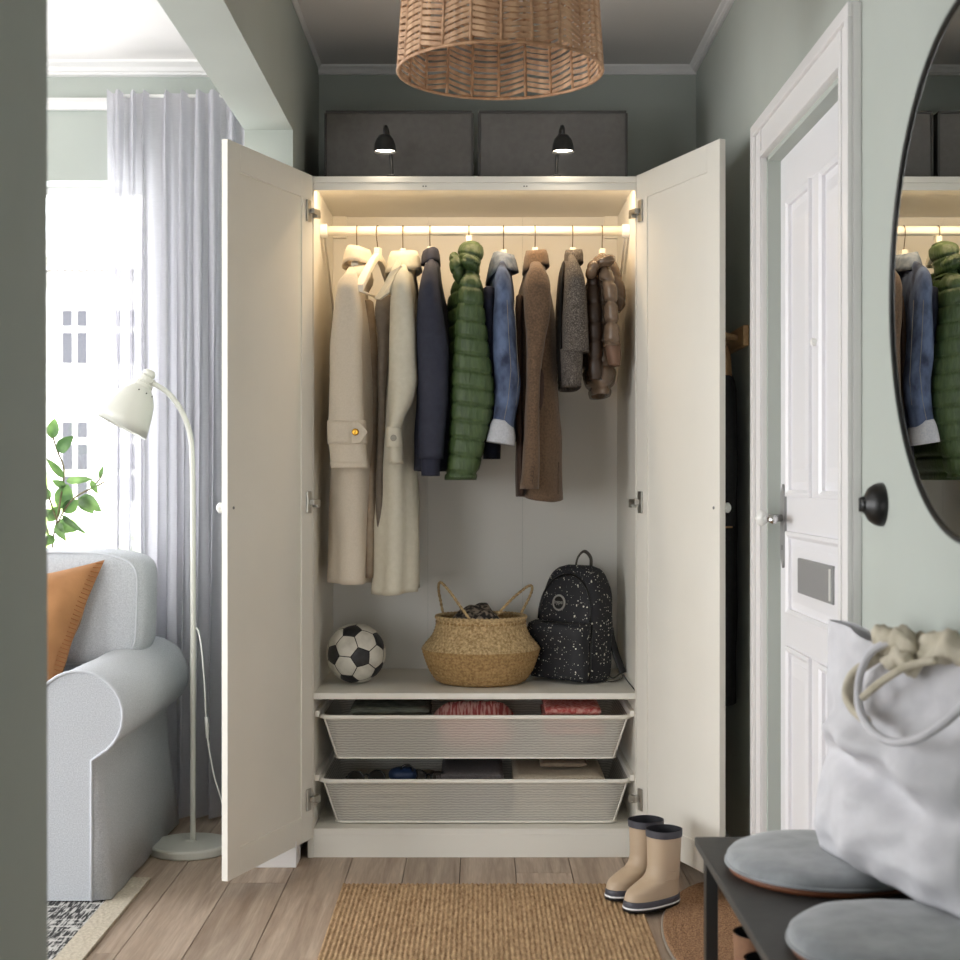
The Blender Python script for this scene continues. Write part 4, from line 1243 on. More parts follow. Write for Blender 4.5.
# ------------------------------------------------------------------ in the drawers
def folded(name, label, cat, x0, x1, y0, y1, z0, layers, th, mat, bend=0.003, seed=0, fringe=False, shift=0.006):
    """folded cloth: one continuous zigzag sheet with rounded folds"""
    root = empty(name, ((x0 + x1) / 2, (y0 + y1) / 2, z0))
    tag(root, label, cat)
    for i in range(layers):
        rng = random.Random(seed * 10 + i)
        dx0, dx1 = rng.uniform(-shift, shift), rng.uniform(-shift, shift)
        b = MB(); rs = []
        n = 14
        for k in range(n + 1):
            u = k / n
            x_ = x0 + dx0 + (x1 + dx1 - x0 - dx0) * u
            za = z0 + i * th
            ring = []
            for j in range(16):
                a = 2 * PI * j / 16
                ex = math.copysign(abs(math.cos(a)) ** 0.3, math.cos(a)); ez = math.copysign(abs(math.sin(a)) ** 0.7, math.sin(a))
                w = bend * noise.noise(Vector((x_ * 14 + seed * 3, i * 3.3, seed)))
                ring.append(Vector((x_, (y0 + y1) / 2 + ex * (y1 - y0) / 2, za + th / 2 + ez * th / 2 * (0.93 if 0 < k < n else 0.6) + (w if i else 0) * (u * 1.0))))
            rs.append(ring)
        b.rings(rs).build('layer', mat, root, smooth=True)
    return root
Yi0, Yi1 = YD + 0.06, YD + 0.36
def zx(px, Y=YD + 0.06): return (px - 480) / F * Y
zt1 = ZB1 + 0.01
folded('folded_garment', 'folded grey-green striped garment in the upper mesh drawer', 'clothing', zx(352), zx(428), Yi0, Yi1, zt1, 5, 0.0285, M('grey_green_stripe', rgb(70, 74, 66), rgb(112, 116, 104), scale=30, rough=0.9, stretch=(1, 1, 14)), seed=1)
# rolled pink blanket
m_pink = M('pink_stripe', rgb(176, 84, 84), rgb(222, 176, 168), scale=26, rough=0.9, stretch=(5, 0.6, 0.6), lo=0.45, hi=0.55)
b = MB(); rs = []
cz = zt1 + 0.072; cy = YD + 0.15
for i in range(25):
    u = i / 24
    x_ = zx(434) + (zx(512) - zx(434)) * u
    e = 1 - 0.9 * (abs(2 * u - 1) ** 6)
    rs.append([Vector((x_ + 0.012 * math.sin(a_ * 2), cy + 0.085 * (0.35 + 0.65 * e) * math.cos(a_), cz + 0.072 * (0.35 + 0.65 * e) * math.sin(a_) * (1 + 0.02 * math.sin(i * 1.9)))) for a_ in [2 * PI * k / 24 for k in range(24)]])
tag(MB().rings(rs).build('rolled_towel', m_pink, smooth=True), 'pink striped towel rolled up in the upper mesh drawer', 'towel')
folded('folded_shawl', 'red and pink folded shawl in the upper mesh drawer', 'shawl', zx(545), zx(603), Yi0, Yi1, zt1 + 0.052, 3, 0.03, M('red_weave', rgb(186, 70, 66), rgb(222, 170, 160), scale=90, rough=0.9), seed=4)
b = MB()
rng = random.Random(3)
for j in range(14):
    pts = []
    cx_, cz_ = rng.uniform(zx(548), zx(598)), zt1 + 0.022
    for i in range(24):
        a = i * 0.7 + j
        pts.append(Vector((cx_ + 0.022 * math.cos(a) + 0.002 * i * (1 if j % 2 else -1) * 0.4, YD + 0.09 + 0.01 * math.sin(a * 0.7 + j) + j * 0.004, cz_ + 0.017 * math.sin(a * 1.1))))
    b.tube(spline(pts, 46), 0.0016, 5)
tag(b.build('yarn_skein', M('cream_yarn', rgb(226, 214, 200), rough=0.9), smooth=True), 'loose cream yarn below the red shawl in the upper mesh drawer', 'yarn')
# lower drawer
zt2 = ZB2 + 0.008
m_frame = M('black_acetate', rgb(18, 17, 18), rough=0.2)
m_lens = M('dark_lens', rgb(30, 26, 24), rough=0.08)
m_linen = M('stone_linen', rgb(168, 160, 144), rgb(186, 178, 162), scale=60, rough=0.9, stretch=(1, 1, 8))
folded('folded_cloth', 'flat grey cloth under the sunglasses in the lower mesh drawer', 'cloth', zx(345), zx(432), Yi0, Yi1, zt2, 3, 0.031, m_linen, seed=9)
def sunglasses(px, dx, label, col, rot):
    c = Vector((zx(px), YD + 0.11, zt2 + 0.094 + 0.018))
    root = empty('sunglasses', (c.x, c.y, c.z - 0.02)); tag(root, label, 'sunglasses', 'sunglasses in the lower drawer')
    R = Matrix.Translation(c) @ Matrix.Rotation(rot, 4, 'Z') @ Matrix.Rotation(-0.25, 4, 'X')
    for s in (-1, 1):
        ring = [R @ Vector((s * 0.032 + 0.024 * math.cos(2 * PI * i / 24), 0, 0.02 * math.sin(2 * PI * i / 24))) for i in range(24)]
        MB().tube(ring, 0.0028, 6, closed=True).build('rim', m_frame, root, smooth=True)
        MB().lathe([(0.0225, -0.001), (0.0225, 0.001)], 24, (0, 0, 0), R @ Matrix.Translation((s * 0.032, 0, 0)) @ Matrix.Rotation(PI / 2, 4, 'X')).build('lens', col, root)
        MB().tube([R @ Vector((s * 0.056, 0, 0.006)), R @ Vector((s * 0.058, 0.06, 0.006)), R @ Vector((s * 0.052, 0.12, -0.004))], 0.0026, 6).build('temple', m_frame, root, smooth=True)
    MB().tube([R @ Vector((-0.009, 0, 0.006)), R @ Vector((0, -0.002, 0.01)), R @ Vector((0.009, 0, 0.006))], 0.0025, 6).build('bridge', m_frame, root, smooth=True)
sunglasses(365, 0, 'black round sunglasses, the pair farther from the blue pouch in the lower drawer', m_lens, 0.15)
sunglasses(428, 0, 'black round sunglasses lying between blue pouch and grey scarf', m_lens, -0.4)
# blue pouch with ring
pc = empty('pouch', (zx(402), YD + 0.14, zt2 + 0.094)); tag(pc, 'dark blue pouch with black loop in the lower mesh drawer', 'pouch')
m_pblue = M('blue_leather', rgb(30, 52, 88), rough=0.45)
b = MB(); c = Vector((zx(402), YD + 0.14, zt2 + 0.094 + 0.022)); rs = []
for i in range(13):
    th = PI * i / 12
    rs.append([c + Vector((0.046 * max(0.02, math.sin(th)) ** 0.6 * math.copysign(abs(math.cos(a)) ** 0.7, math.cos(a)), 0.035 * max(0.02, math.sin(th)) ** 0.6 * math.sin(a), -0.022 * math.cos(th))) for a in [2 * PI * k / 24 for k in range(24)]])
b.rings(rs).build('pouch_body', m_pblue, pc, smooth=True)
MB().tube([c + Vector((0.012 + 0.018 * math.cos(a), -0.02, 0.016 + 0.017 * math.sin(a))) for a in [2 * PI * k / 24 for k in range(24)]], 0.0032, 6, closed=True).build('loop', m_frame, pc, smooth=True)
# grey fringed scarf
m_gknit = M('grey_knit', rgb(104, 100, 102), rgb(124, 120, 122), scale=160, rough=0.95, bump=0.4, bscale=200)
g = folded('folded_scarf', 'folded grey knitted scarf with fringe in the lower mesh drawer', 'scarf', zx(440), zx(502), Yi0, Yi1, zt2, 4, 0.033, m_gknit, seed=5)
b = MB()
rng = random.Random(8)
for i in range(46):
    x_ = zx(437) + (zx(503) - zx(437)) * i / 45
    z_ = zt2 + 0.128
    b.tube([(x_, Yi0 + 0.002, z_), (x_ + rng.uniform(-.003, .003), Yi0 - 0.008, z_ - 0.012), (x_ + rng.uniform(-.005, .005), Yi0 - 0.01, z_ - 0.035)], 0.0012, 4)
o = b.build('fringe', m_gknit, g); o['kind'] = 'stuff'
m_bknit = M('beige_knit', rgb(176, 164, 144), rgb(192, 181, 162), scale=140, rough=0.95, bump=0.4, bscale=160)
folded('folded_blanket', 'stack of folded beige knitted blanket in the lower mesh drawer', 'blanket', zx(514), zx(606), Yi0, Yi1, zt2, 6, 0.0215, m_bknit, seed=6, shift=0.012)
folded('folded_towel', 'brown folded towel lying on the beige blanket in the lower mesh drawer', 'towel', zx(540), zx(590), Yi0 + 0.08, Yi1, zt2 + 6 * 0.0215 + 0.004, 1, 0.02, M('brown_towel', rgb(126, 110, 92), rgb(140, 124, 106), scale=90, rough=0.95), seed=7)

# ------------------------------------------------------------------ on top of the wardrobe
def storage_box(px0, px1, label):
    Yf = 4.42
    x0, x1 = (px0 - 480) / F * Yf, (px1 - 480) / F * Yf
    z1 = zat(110.5, Yf)
    root = empty('storage_box', ((x0 + x1) / 2, Yf + 0.16, WT)); tag(root, label, 'box', 'storage boxes on the wardrobe')
    MB().box(x0 + 0.002, x1 - 0.002, Yf + 0.002, Yf + 0.34, WT, z1 - 0.006).build('box_body', m_boxgrey, root, bevel=0.003)
    MB().box(x0, x1, Yf - 0.002, Yf + 0.342, z1 - 0.008, z1).build('lid', m_boxseam, root, bevel=0.002)
    for xx in (x0, x1):
        MB().box(xx - 0.0035, xx + 0.0035, Yf - 0.002, Yf + 0.004, WT + 0.002, z1 - 0.008).build('edge_binding', m_boxseam, root, bevel=0.001)
storage_box(325.5, 472.5, 'charcoal grey storage box on the wardrobe, the one near the partition wall')
storage_box(479, 626.5, 'charcoal grey storage box on the wardrobe, the one on the entry door side')

m_bulb = emit('cabinet_bulb', (1.0, 0.9, 0.74, 1), 8.0)
def cabinet_lamp(px, lean, label):
    Y = 4.235
    cx = (px - 480) / F * Y
    root = empty('cabinet_lamp', (cx, Y, WT)); tag(root, label, 'lamp', 'black cabinet lamps over the wardrobe')
    zr = zat(152, Y); zt = zat(134.5, Y)
    hgt = zt - zr
    prof = [(0.034, 0), (0.0325, 0.004), (0.031, hgt * 0.35), (0.026, hgt * 0.7), (0.016, hgt * 0.95), (0.006, hgt)]
    inn = [(0.0045, hgt - 0.003), (0.014, hgt * 0.9), (0.024, hgt * 0.66), (0.029, hgt * 0.33), (0.0325, 0.0)]
    shd = MB().lathe(prof + inn, 32, (cx, Y, zr), cap0=False, cap1=False).build('lamp_shade', m_blackmet, root, smooth=True)
    MB().lathe([(0.0295, 0.006), (0.0295, 0.008)], 24, (cx, Y, zr)).build('bulb', m_bulb, shd)
    xo = cx + lean * 0.014
    MB().tube(spline([(cx, Y, zt - 0.004), (cx, Y, zt + 0.018), (cx + lean * 0.002, Y + 0.02, zt + 0.027), (cx + lean * 0.006, Y + 0.045, zt + 0.012), (xo, Y + 0.06, zr), (xo + lean * 0.002, Y + 0.065, WT + 0.004)], 40), 0.0055, 8).build('arm', m_blackmet, root, smooth=True)
    MB().box(xo - 0.012, xo + 0.012, Y + 0.05, Y + 0.11, WT, WT + 0.007).build('base_plate', m_blackmet, root, bevel=0.001)
    l = bpy.data.lights.new('cabinet_light', 'AREA'); l.shape = 'DISK'; l.size = 0.05; l.energy = 0.05; l.color = (1, 0.86, 0.66)
    lo = bpy.data.objects.new('cabinet_light', l); COL.objects.link(lo); lo.parent = root
    lo.location = (0, 0, zr + 0.004 - WT)
cabinet_lamp(385, 1, 'small black dome cabinet lamp in front of the box near the partition wall')
cabinet_lamp(563, -1, 'small black dome cabinet lamp in front of the box on the entry door side')

# ------------------------------------------------------------------ pendant lamp
def pendant():
    cx, cy = 0.042, 3.03
    zb = CH + 0.853
    r0, r1, hh = 0.2135, 0.196, 0.26
    root = empty('pendant_lamp', (cx, cy, zb))
    tag(root, 'large woven rattan drum pendant lamp hanging from the hall ceiling', 'lamp')
    mr_ = M('rattan', rgb(150, 110, 78), rgb(188, 148, 112), scale=60, rough=0.6, stretch=(1, 1, 1), bump=0.2, bscale=200)
    mr2 = M('rattan_peel', rgb(160, 121, 90), rgb(202, 165, 131), scale=50, rough=0.55, bump=0.2, bscale=300)
    NC = 22; pitch = 0.0126
    rad = lambda z: r0 + (r1 - r0) * (z / hh)
    for (z, rr) in ((0.0, 0.0036), (hh, 0.0036)):
        MB().tube([(cx + rad(z) * math.cos(2 * PI * i / 96), cy + rad(z) * math.sin(2 * PI * i / 96), zb + z) for i in range(96)], rr, 8, closed=True).build('hoop', mr_, root, smooth=True)
    for k in range(NC):
        a = 2 * PI * (k + 0.5) / NC
        MB().tube([(cx + rad(z) * math.cos(a), cy + rad(z) * math.sin(a), zb + z) for z in (0, hh)], 0.0034, 6).build('rib', mr_, root, smooth=True)
    # slats: three tilts, shared meshes
    half = PI / NC
    w = r0 * math.tan(half)
    tmpl = {}
    for tname, tilt in (('up', 0.24), ('flat', 0.03), ('down', -0.24)):
        b = MB(); rs = []
        for i in range(5):
            u = -1 + 2 * i / 4
            y_ = u * w
            bow = 0.004 * (1 - u * u)
            z_ = y_ * math.tan(tilt)
            hw, th = 0.0042, 0.0011
            rs.append([Vector((bow - th, y_, z_ - hw)), Vector((bow + th, y_, z_ - hw)), Vector((bow + th, y_, z_ + hw)), Vector((bow - th, y_, z_ + hw))])
        b.rings(rs)
        me = bpy.data.meshes.new('slat_' + tname)
        me.from_pydata([tuple(v) for v in b.v], [], b.f); me.materials.append(mr2)
        tmpl[tname] = me
    order = ['up', 'down', 'flat', 'down', 'up', 'down', 'flat', 'up', 'down', 'up', 'flat']
    rng = random.Random(4)
    rest = MB()
    rows = int((hh - 0.012) / pitch)
    for row in range(rows):
        z = 0.011 + row * pitch
        for k in range(NC):
            kind = order[k % len(order)]
            a = 2 * PI * (k) / NC
            R = rad(z) * math.cos(half)
            Mx = Matrix.Translation((cx + R * math.cos(a), cy + R * math.sin(a), zb + z + rng.uniform(-.0012, .0012))) @ Matrix.Rotation(a, 4, 'Z')
            sc_ = rad(z) / r0
            if row < 13:
                o = bpy.data.objects.new('slat', tmpl[kind]); COL.objects.link(o); o.parent = root
                o.matrix_local = Matrix.Translation(-ORG[root.name]) @ Mx @ Matrix.Diagonal((1, sc_, 1, 1)) @ Matrix.Rotation(rng.uniform(-.03, .03), 4, 'X')
            else:
                me = tmpl[kind]
                rest.add([Mx @ Vector((v.co.x, v.co.y * sc_, v.co.z)) for v in me.vertices], [tuple(p.vertices) for p in me.polygons])
    o = rest.build('upper_weave', mr2, root); o['kind'] = 'stuff'
    # spider, holder, cord and ceiling cup
    for k in range(3):
        a = 2 * PI * k / 3
        MB().tube([(cx, cy, zb + hh), (cx + r1 * math.cos(a), cy + r1 * math.sin(a), zb + hh)], 0.002, 6).build('spoke', m_black, root)
    MB().lathe([(0.02, -0.05), (0.022, 0), (0.012, 0.03), (0.003, 0.04)], 16, (cx, cy, zb + hh)).build('lamp_holder', m_black, root, smooth=True)
    MB().tube([(cx, cy, zb + hh + 0.03), (cx, cy, CZ - 0.02)], 0.003, 6).build('cord', m_black, root)
    MB().lathe([(0.045, 0), (0.05, 0.0), (0.05, 0.03)], 24, (cx, cy, CZ - 0.031)).build('ceiling_cup', m_black, root)
pendant()

# ------------------------------------------------------------------ mirror and rotary switch on the entry wall
mr = empty('round_mirror', (HX1 - 0.015, 2.04, 1.04))
tag(mr, 'round mirror in a thin black frame on the entry wall', 'mirror')
Rm = Matrix.Rotation(-PI / 2, 4, 'Y')
Rt = Matrix.Rotation(math.radians(0.12), 4, 'Z') @ Rm
cM = Vector((HX1 - 0.005, 2.045, 1.418))
MB().lathe([(0.390, 0.0), (0.390, 0.026)], 96, cM, Rt).build('mirror_glass', m_mirror, mr)
MB().lathe([(0.3895, 0.0), (0.3895, 0.029), (0.391, 0.0305), (0.395, 0.0305), (0.397, 0.029), (0.397, 0.0)], 96, cM, Rt, cap0=False, cap1=False).build('mirror_frame', m_blackmet, mr, smooth=False)
sw = empty('rotary_switch', (HX1, 2.61, CH - (505 - 480) / F * 2.61 - 0.04))
tag(sw, 'black bakelite rotary light switch beside the entry door', 'switch')
cS = Vector((HX1, 2.61, CH - (504.5 - 480) / F * 2.61))
MB().lathe([(0.0395, 0.0), (0.0395, 0.006), (0.037, 0.014), (0.030, 0.024), (0.018, 0.031), (0.016, 0.033)], 40, cS, Rm).build('switch_dome', m_black, sw, smooth=True)
MB().lathe([(0.0145, 0.03), (0.0145, 0.036), (0.012, 0.039)], 24, cS, Rm).build('switch_dial', m_black, sw, smooth=True)
MB().box(cS.x - 0.042, cS.x - 0.034, cS.y - 0.004, cS.y + 0.004, cS.z - 0.013, cS.z + 0.013).build('switch_toggle', m_black, sw, bevel=0.002)

# ------------------------------------------------------------------ pegs and coats on the wall beside the wardrobe
pr = empty('peg_rail', (HX1, 4.12, 1.45))
tag(pr, 'light wooden peg rail on the wall behind the open wardrobe door', 'peg rail')
m_beech = M('beech_wood', rgb(176, 140, 98), rgb(196, 160, 118), scale=8, rough=0.5, stretch=(8, 1, 8))
zp = 1.115 + (480 - 337) / F * 3.95
MB().box(HX1 - 0.016, HX1, 3.90, 4.34, zp - 0.028, zp + 0.028).build('board', m_beech, pr, bevel=0.003)
for yy in (3.99, 4.12, 4.25):
    MB().tube([(HX1 - 0.014, yy, zp), (HX1 - 0.07, yy, zp + 0.012)], [0.008, 0.011], 12).build('peg', m_beech, pr, smooth=True)
m_blackw = M('black_wool', rgb(28, 27, 28), rgb(34, 33, 34), scale=90, rough=0.85)
m_tan = M('tan_cotton', rgb(178, 140, 100), rgb(168, 130, 92), scale=60, rough=0.85)
bcx = HX1 - 0.055
bcoat = empty('black_coat', (bcx, 4.03, 0.49))
tag(bcoat, 'black coat with tan lining on the peg rail behind the open wardrobe door', 'coat')
def wcoat(keys, n=32, steps=40, seed=0, wr=0.006):
    rs = []
    for i in range(steps + 1):
        z = keys[0][0] + (keys[-1][0] - keys[0][0]) * i / steps
        kk = sorted([(-k[0],) + k[1:] for k in keys])
        _, cx_, cy_, rx_, ry_ = crom(kk, -z)
        ring = []
        for k in range(n):
            a = 2 * PI * k / n
            p_ = Vector((cx_ + rx_ * math.cos(a), cy_ + ry_ * math.sin(a), z))
            d_ = wr * noise.noise(p_ * 12 + Vector((seed, 0, 0)))
            ring.append(p_ + Vector((d_ * math.cos(a) * 0.5, d_ * math.sin(a), 0)))
        rs.append(ring)
    return MB().rings(rs)
wcoat([(1.43, bcx, 4.04, 0.02, 0.03), (1.40, bcx, 4.04, 0.035, 0.08), (1.36, bcx, 4.04, 0.042, 0.11), (1.1, bcx, 4.05, 0.045, 0.12), (0.8, bcx, 4.06, 0.046, 0.13), (0.50, bcx, 4.08, 0.046, 0.13)]).build('coat_body', m_blackw, bcoat, smooth=True)
wcoat([(1.40, bcx - 0.005, 3.97, 0.02, 0.03), (1.34, bcx - 0.005, 3.955, 0.035, 0.04), (1.15, bcx - 0.004, 3.945, 0.036, 0.042), (0.99, bcx - 0.006, 3.955, 0.03, 0.036)], seed=3).build('sleeve', m_blackw, bcoat, smooth=True)
wcoat([(1.49, bcx - 0.005, 4.00, 0.016, 0.02), (1.45, bcx - 0.006, 3.995, 0.028, 0.04), (1.40, bcx - 0.006, 3.99, 0.03, 0.045)], seed=5).build('hood', m_tan, bcoat, smooth=True)
wcoat([(1.04, bcx - 0.015, 3.965, 0.02, 0.02), (1.01, bcx - 0.012, 3.955, 0.03, 0.035), (0.985, bcx - 0.008, 3.95, 0.026, 0.03)], seed=7).build('cuff', m_tan, bcoat, smooth=True)
MB().tube([(bcx - 0.012, 3.925, 0.99), (bcx - 0.01, 3.922, 0.93), (bcx - 0.016, 3.925, 0.88)], 0.004, 6).build('belt', m_tan, bcoat, smooth=True)

# ------------------------------------------------------------------ rugs
def grid_slab(x0, x1, y0, y1, nx, ny, hf, z0=0.0):
    b = MB()
    rs = []
    for j in range(ny + 1):
        y_ = y0 + (y1 - y0) * j / ny
        rs.append([Vector((x0 + (x1 - x0) * i / nx, y_, hf(x0 + (x1 - x0) * i / nx, y_))) for i in range(nx + 1)])
    b.rings(rs, closed=False)
    # skirt
    edge = [(rs[0][i]) for i in range(nx + 1)] + [rs[j][nx] for j in range(1, ny + 1)] + [rs[ny][i] for i in range(nx - 1, -1, -1)] + [rs[j][0] for j in range(ny - 1, 0, -1)]
    b.rings([edge, [Vector((v.x, v.y, z0)) for v in edge]], cap0=False)
    return b
m_jute = M('jute', rgb(136, 106, 74), rgb(198, 168, 130), scale=45, rough=0.95, bump=0.5, bscale=300, stretch=(3.5, 0.8, 1), detail=5, lo=0.3, hi=0.7)
def jz(x, y):
    rib = math.sin(x * 2 * PI / 0.0125)
    br = math.sin(y * 2 * PI / 0.016 + (PI if math.floor(x / 0.0125) % 2 else 0))
    return 0.0085 + 0.0016 * rib + 0.0016 * br + 0.0012 * noise.noise(Vector((x * 60, y * 40, 0)))
tag(grid_slab(-0.376, 0.42, 2.65, 3.975, 330, 260, jz).build('jute_rug', m_jute, smooth=True), 'flat braided natural jute rug in front of the wardrobe', 'rug')
# half moon coir mat
m_coir = M('coir', rgb(112, 78, 52), rgb(182, 142, 104), scale=260, rough=1.0, bump=1.0, bscale=280, bdist=0.006)
ca = (HX1 - 0.016, 3.47); 
rs = []
for i in range(60):
    u = i / 59
    ring = []
    for k in range(65):
        a = PI / 2 + PI * k / 64
        x_, y_ = ca[0] + 0.262 * u * math.cos(a), ca[1] + 0.56 * u * math.sin(a)
        ring.append(Vector((x_, y_, 0.013 + 0.0035 * noise.noise(Vector((x_ * 260, y_ * 260, 0))) if i < 59 else 0.006)))
    rs.append(ring)
b = MB().rings(rs, closed=False)
last = rs[-1]
b.rings([last, [Vector((v.x, v.y, 0.0)) for v in last]], closed=False)
dm = b.build('doormat', m_coir, smooth=True)
tag(dm, 'brown half moon coir doormat at the entry door', 'doormat')
MB().tube([Vector((v.x, v.y, 0.004)) for v in last], 0.004, 6).build('edge_binding', M('grey_binding', rgb(150, 140, 128), rough=0.8), dm, smooth=True)

# living room rug
def pattern_rug():
    m, nt, p = newmat('black_white_weave')
    tc = nt.nodes.new('ShaderNodeTexCoord')
    mp = nt.nodes.new('ShaderNodeMapping'); mp.inputs['Scale'].default_value = (5.5, 9, 1)
    nt.links.new(tc.outputs['Object'], mp.inputs[0])
    br = nt.nodes.new('ShaderNodeTexBrick'); br.inputs['Scale'].default_value = 1.0
    br.inputs['Mortar Size'].default_value = 0.09; br.inputs['Mortar Smooth'].default_value = 0.3
    br.inputs['Color1'].default_value = (0, 0, 0, 1); br.inputs['Color2'].default_value = (1, 1, 1, 1); br.inputs['Mortar'].default_value = (0.2, 0.2, 0.2, 1)
    nt.links.new(mp.outputs[0], br.inputs['Vector'])
    mp2 = nt.nodes.new('ShaderNodeMapping'); mp2.inputs['Scale'].default_value = (70, 9, 1)
    nz = nt.nodes.new('ShaderNodeTexNoise'); nz.inputs['Scale'].default_value = 2.2; nz.inputs['Detail'].default_value = 5
    nt.links.new(tc.outputs['Object'], mp2.inputs[0]); nt.links.new(mp2.outputs[0], nz.inputs['Vector'])
    mx = nt.nodes.new('ShaderNodeMixRGB'); mx.blend_type = 'ADD'; mx.inputs[0].default_value = 0.32
    nt.links.new(nz.outputs['Fac'], mx.inputs[1]); nt.links.new(br.outputs['Color'], mx.inputs[2])
    cr = nt.nodes.new('ShaderNodeValToRGB')
    cr.color_ramp.elements[0].position = 0.52; cr.color_ramp.elements[0].color = rgb(44, 44, 46)
    cr.color_ramp.elements[1].position = 0.66; cr.color_ramp.elements[1].color = rgb(196, 194, 190)
    nt.links.new(mx.outputs[0], cr.inputs[0]); nt.links.new(cr.outputs[0], p.inputs['Base Color'])
    p.inputs['Roughness'].default_value = 0.95
    return m
pr_ = empty('flatweave_rug', (-1.9, 3.0, 0)); tag(pr_, 'black and white patterned flatweave rug under the sofa', 'rug')
MB().box(-3.0, -0.985, 1.9, 4.04, 0.0, 0.008).build('rug_field', pattern_rug(), pr_)
def bz(x, y):
    return 0.009 + 0.002 * noise.noise(Vector((x * 120, y * 120, 0)))
grid_slab(-0.985, -0.918, 1.9, 4.04, 24, 500, bz).build('rug_border', M('cream_border', rgb(206, 196, 178), rgb(186, 176, 158), scale=120, rough=0.95, bump=0.5, bscale=300), pr_, smooth=True)

# ------------------------------------------------------------------ children's rubber boots
m_boot = M('beige_rubber', rgb(184, 163, 138), rgb(177, 156, 131), scale=8, rough=0.5)
m_bootdk = M('slate_rubber', rgb(66, 66, 74), rough=0.45)
m_bootwh = M('white_rubber', rgb(226, 226, 226), rough=0.5)
m_bootin = M('dark_boot_lining', rgb(40, 40, 46), rough=0.8)
def boot_rings(keys, n=44, steps=50, scale=1.0, p=2.3):
    """horizontal slices (z, heel, toe, half width)"""
    rs = []
    for i in range(steps + 1):
        z = keys[0][0] + (keys[-1][0] - keys[0][0]) * i / steps
        _, he, to, hw = crom(keys, z)
        ring = []
        for k in range(n):
            a = 2 * PI * k / n
            ca_, sa_ = math.cos(a), math.sin(a)
            mid = (he + to) / 2; L = (to - he) / 2
            ex = math.copysign(abs(ca_) ** (2 / p), ca_); ey = math.copysign(abs(sa_) ** (2 / p), sa_)
            u = mid + ex * L
            # the ball of the foot is wider than the heel
            wloc = hw * (1 + 0.10 * max(0, ex) * (1 if L > 0.06 else 0) - 0.06 * max(0, -ex) * (1 if L > 0.06 else 0))
            ring.append(Vector((u, ey * wloc, z)))
        rs.append(ring)
    return rs
def rubber_boot(loc, ang, label):
    root = empty('rubber_boot', loc)
    tag(root, label, 'boot', 'pair of rubber boots')
    Mx = Matrix.Translation(loc) @ Matrix.Rotation(ang, 4, 'Z')
    Mx = Mx @ Matrix.Diagonal((0.95, 1.0, 0.865, 1))
    B = lambda rs, name, mat, par, **kw: MB().rings(rs, **{k: v for k, v in kw.items() if k in ('cap0', 'cap1')}).xf(Mx).build(name, mat, par, smooth=True)
    foot = [(0.018, -0.046, 0.134, 0.037), (0.032, -0.047, 0.135, 0.038), (0.052, -0.047, 0.127, 0.037), (0.066, -0.046, 0.104, 0.0365), (0.080, -0.045, 0.075, 0.036),
            (0.098, -0.0445, 0.054, 0.036), (0.125, -0.045, 0.0465, 0.0375), (0.17, -0.046, 0.046, 0.040), (0.208, -0.047, 0.047, 0.0425)]
    B(boot_rings(foot, steps=70), 'boot_upper', m_boot, root, cap1=False)
    B(boot_rings([(0.0, -0.049, 0.138, 0.040), (0.009, -0.050, 0.139, 0.041)], steps=3), 'sole', m_black, root)
    B(boot_rings([(0.009, -0.0505, 0.1395, 0.0415), (0.014, -0.0505, 0.1395, 0.0415)], steps=2), 'white_stripe', m_bootwh, root)
    B(boot_rings([(0.014, -0.050, 0.138, 0.041), (0.024, -0.0495, 0.1375, 0.0405), (0.031, -0.049, 0.135, 0.039)], steps=6), 'foxing', m_bootdk, root)
    B(boot_rings([(0.205, -0.049, 0.049, 0.044), (0.214, -0.0495, 0.0495, 0.0445), (0.226, -0.0495, 0.0495, 0.0445)], steps=6), 'top_band', m_bootdk, root, cap0=False, cap1=False)
    B(boot_rings([(0.10, -0.04, 0.045, 0.034), (0.16, -0.043, 0.043, 0.038), (0.226, -0.0465, 0.0465, 0.042)], steps=8), 'lining', m_bootin, root, cap1=False)
    # moulded instep creases
    for (zc, u0) in ((0.089, 0.062), (0.112, 0.0475)):
        pts = []
        for k in range(-10, 11):
            a = k / 10 * 1.9
            z_ = zc - 0.012 * (1 - math.cos(a)) * 0.5 - 0.002
            _, he, to, hw = crom(foot, z_)
            mid = (he + to) / 2; L = (to - he) / 2
            pts.append(Mx @ Vector((mid + math.cos(a) * (L + 0.0003), math.sin(a) * (hw + 0.0003), z_)))
        MB().tube(pts, 0.0011, 5).build('crease', m_boot, root, smooth=True)
rubber_boot((0.479, 3.775, 0.0125), math.radians(216), 'beige rubber boot with slate band standing nearer the bench')
rubber_boot((0.444, 3.88, 0.0125), math.radians(214), 'beige rubber boot with slate band half hidden behind its partner')

# ------------------------------------------------------------------ bench, cushions, tote bag, ankle boots
m_bench = M('charcoal_bench', rgb(58, 58, 56), rgb(52, 52, 50), scale=40, rough=0.5)
BZ = 0.45
bn = empty('bench', (0.56, 2.05, 0)); tag(bn, 'narrow black metal bench along the entry wall', 'bench')
MB().box(0.40, 0.722, 1.25, 2.703, BZ - 0.017, BZ).build('bench_top', m_bench, bn, bevel=0.002)
for yy in (2.655, 1.28):
    for (xa, xb) in ((0.414, 0.436), (0.69, 0.712)):
        MB().box(xa, xb, yy, yy + 0.03, 0, BZ - 0.017).build('leg', m_blackmet, bn, bevel=0.0015)
    MB().box(0.436, 0.69, yy + 0.004, yy + 0.026, 0.03, 0.05).build('stretcher', m_blackmet, bn, bevel=0.001)
m_velvet = M('grey_velvet', rgb(126, 130, 133), rgb(148, 152, 155), scale=22, rough=0.8, bump=0.2, bscale=200, sheen=0.4, detail=5)
m_leath = M('brown_underside', rgb(112, 64, 36), rough=0.6)
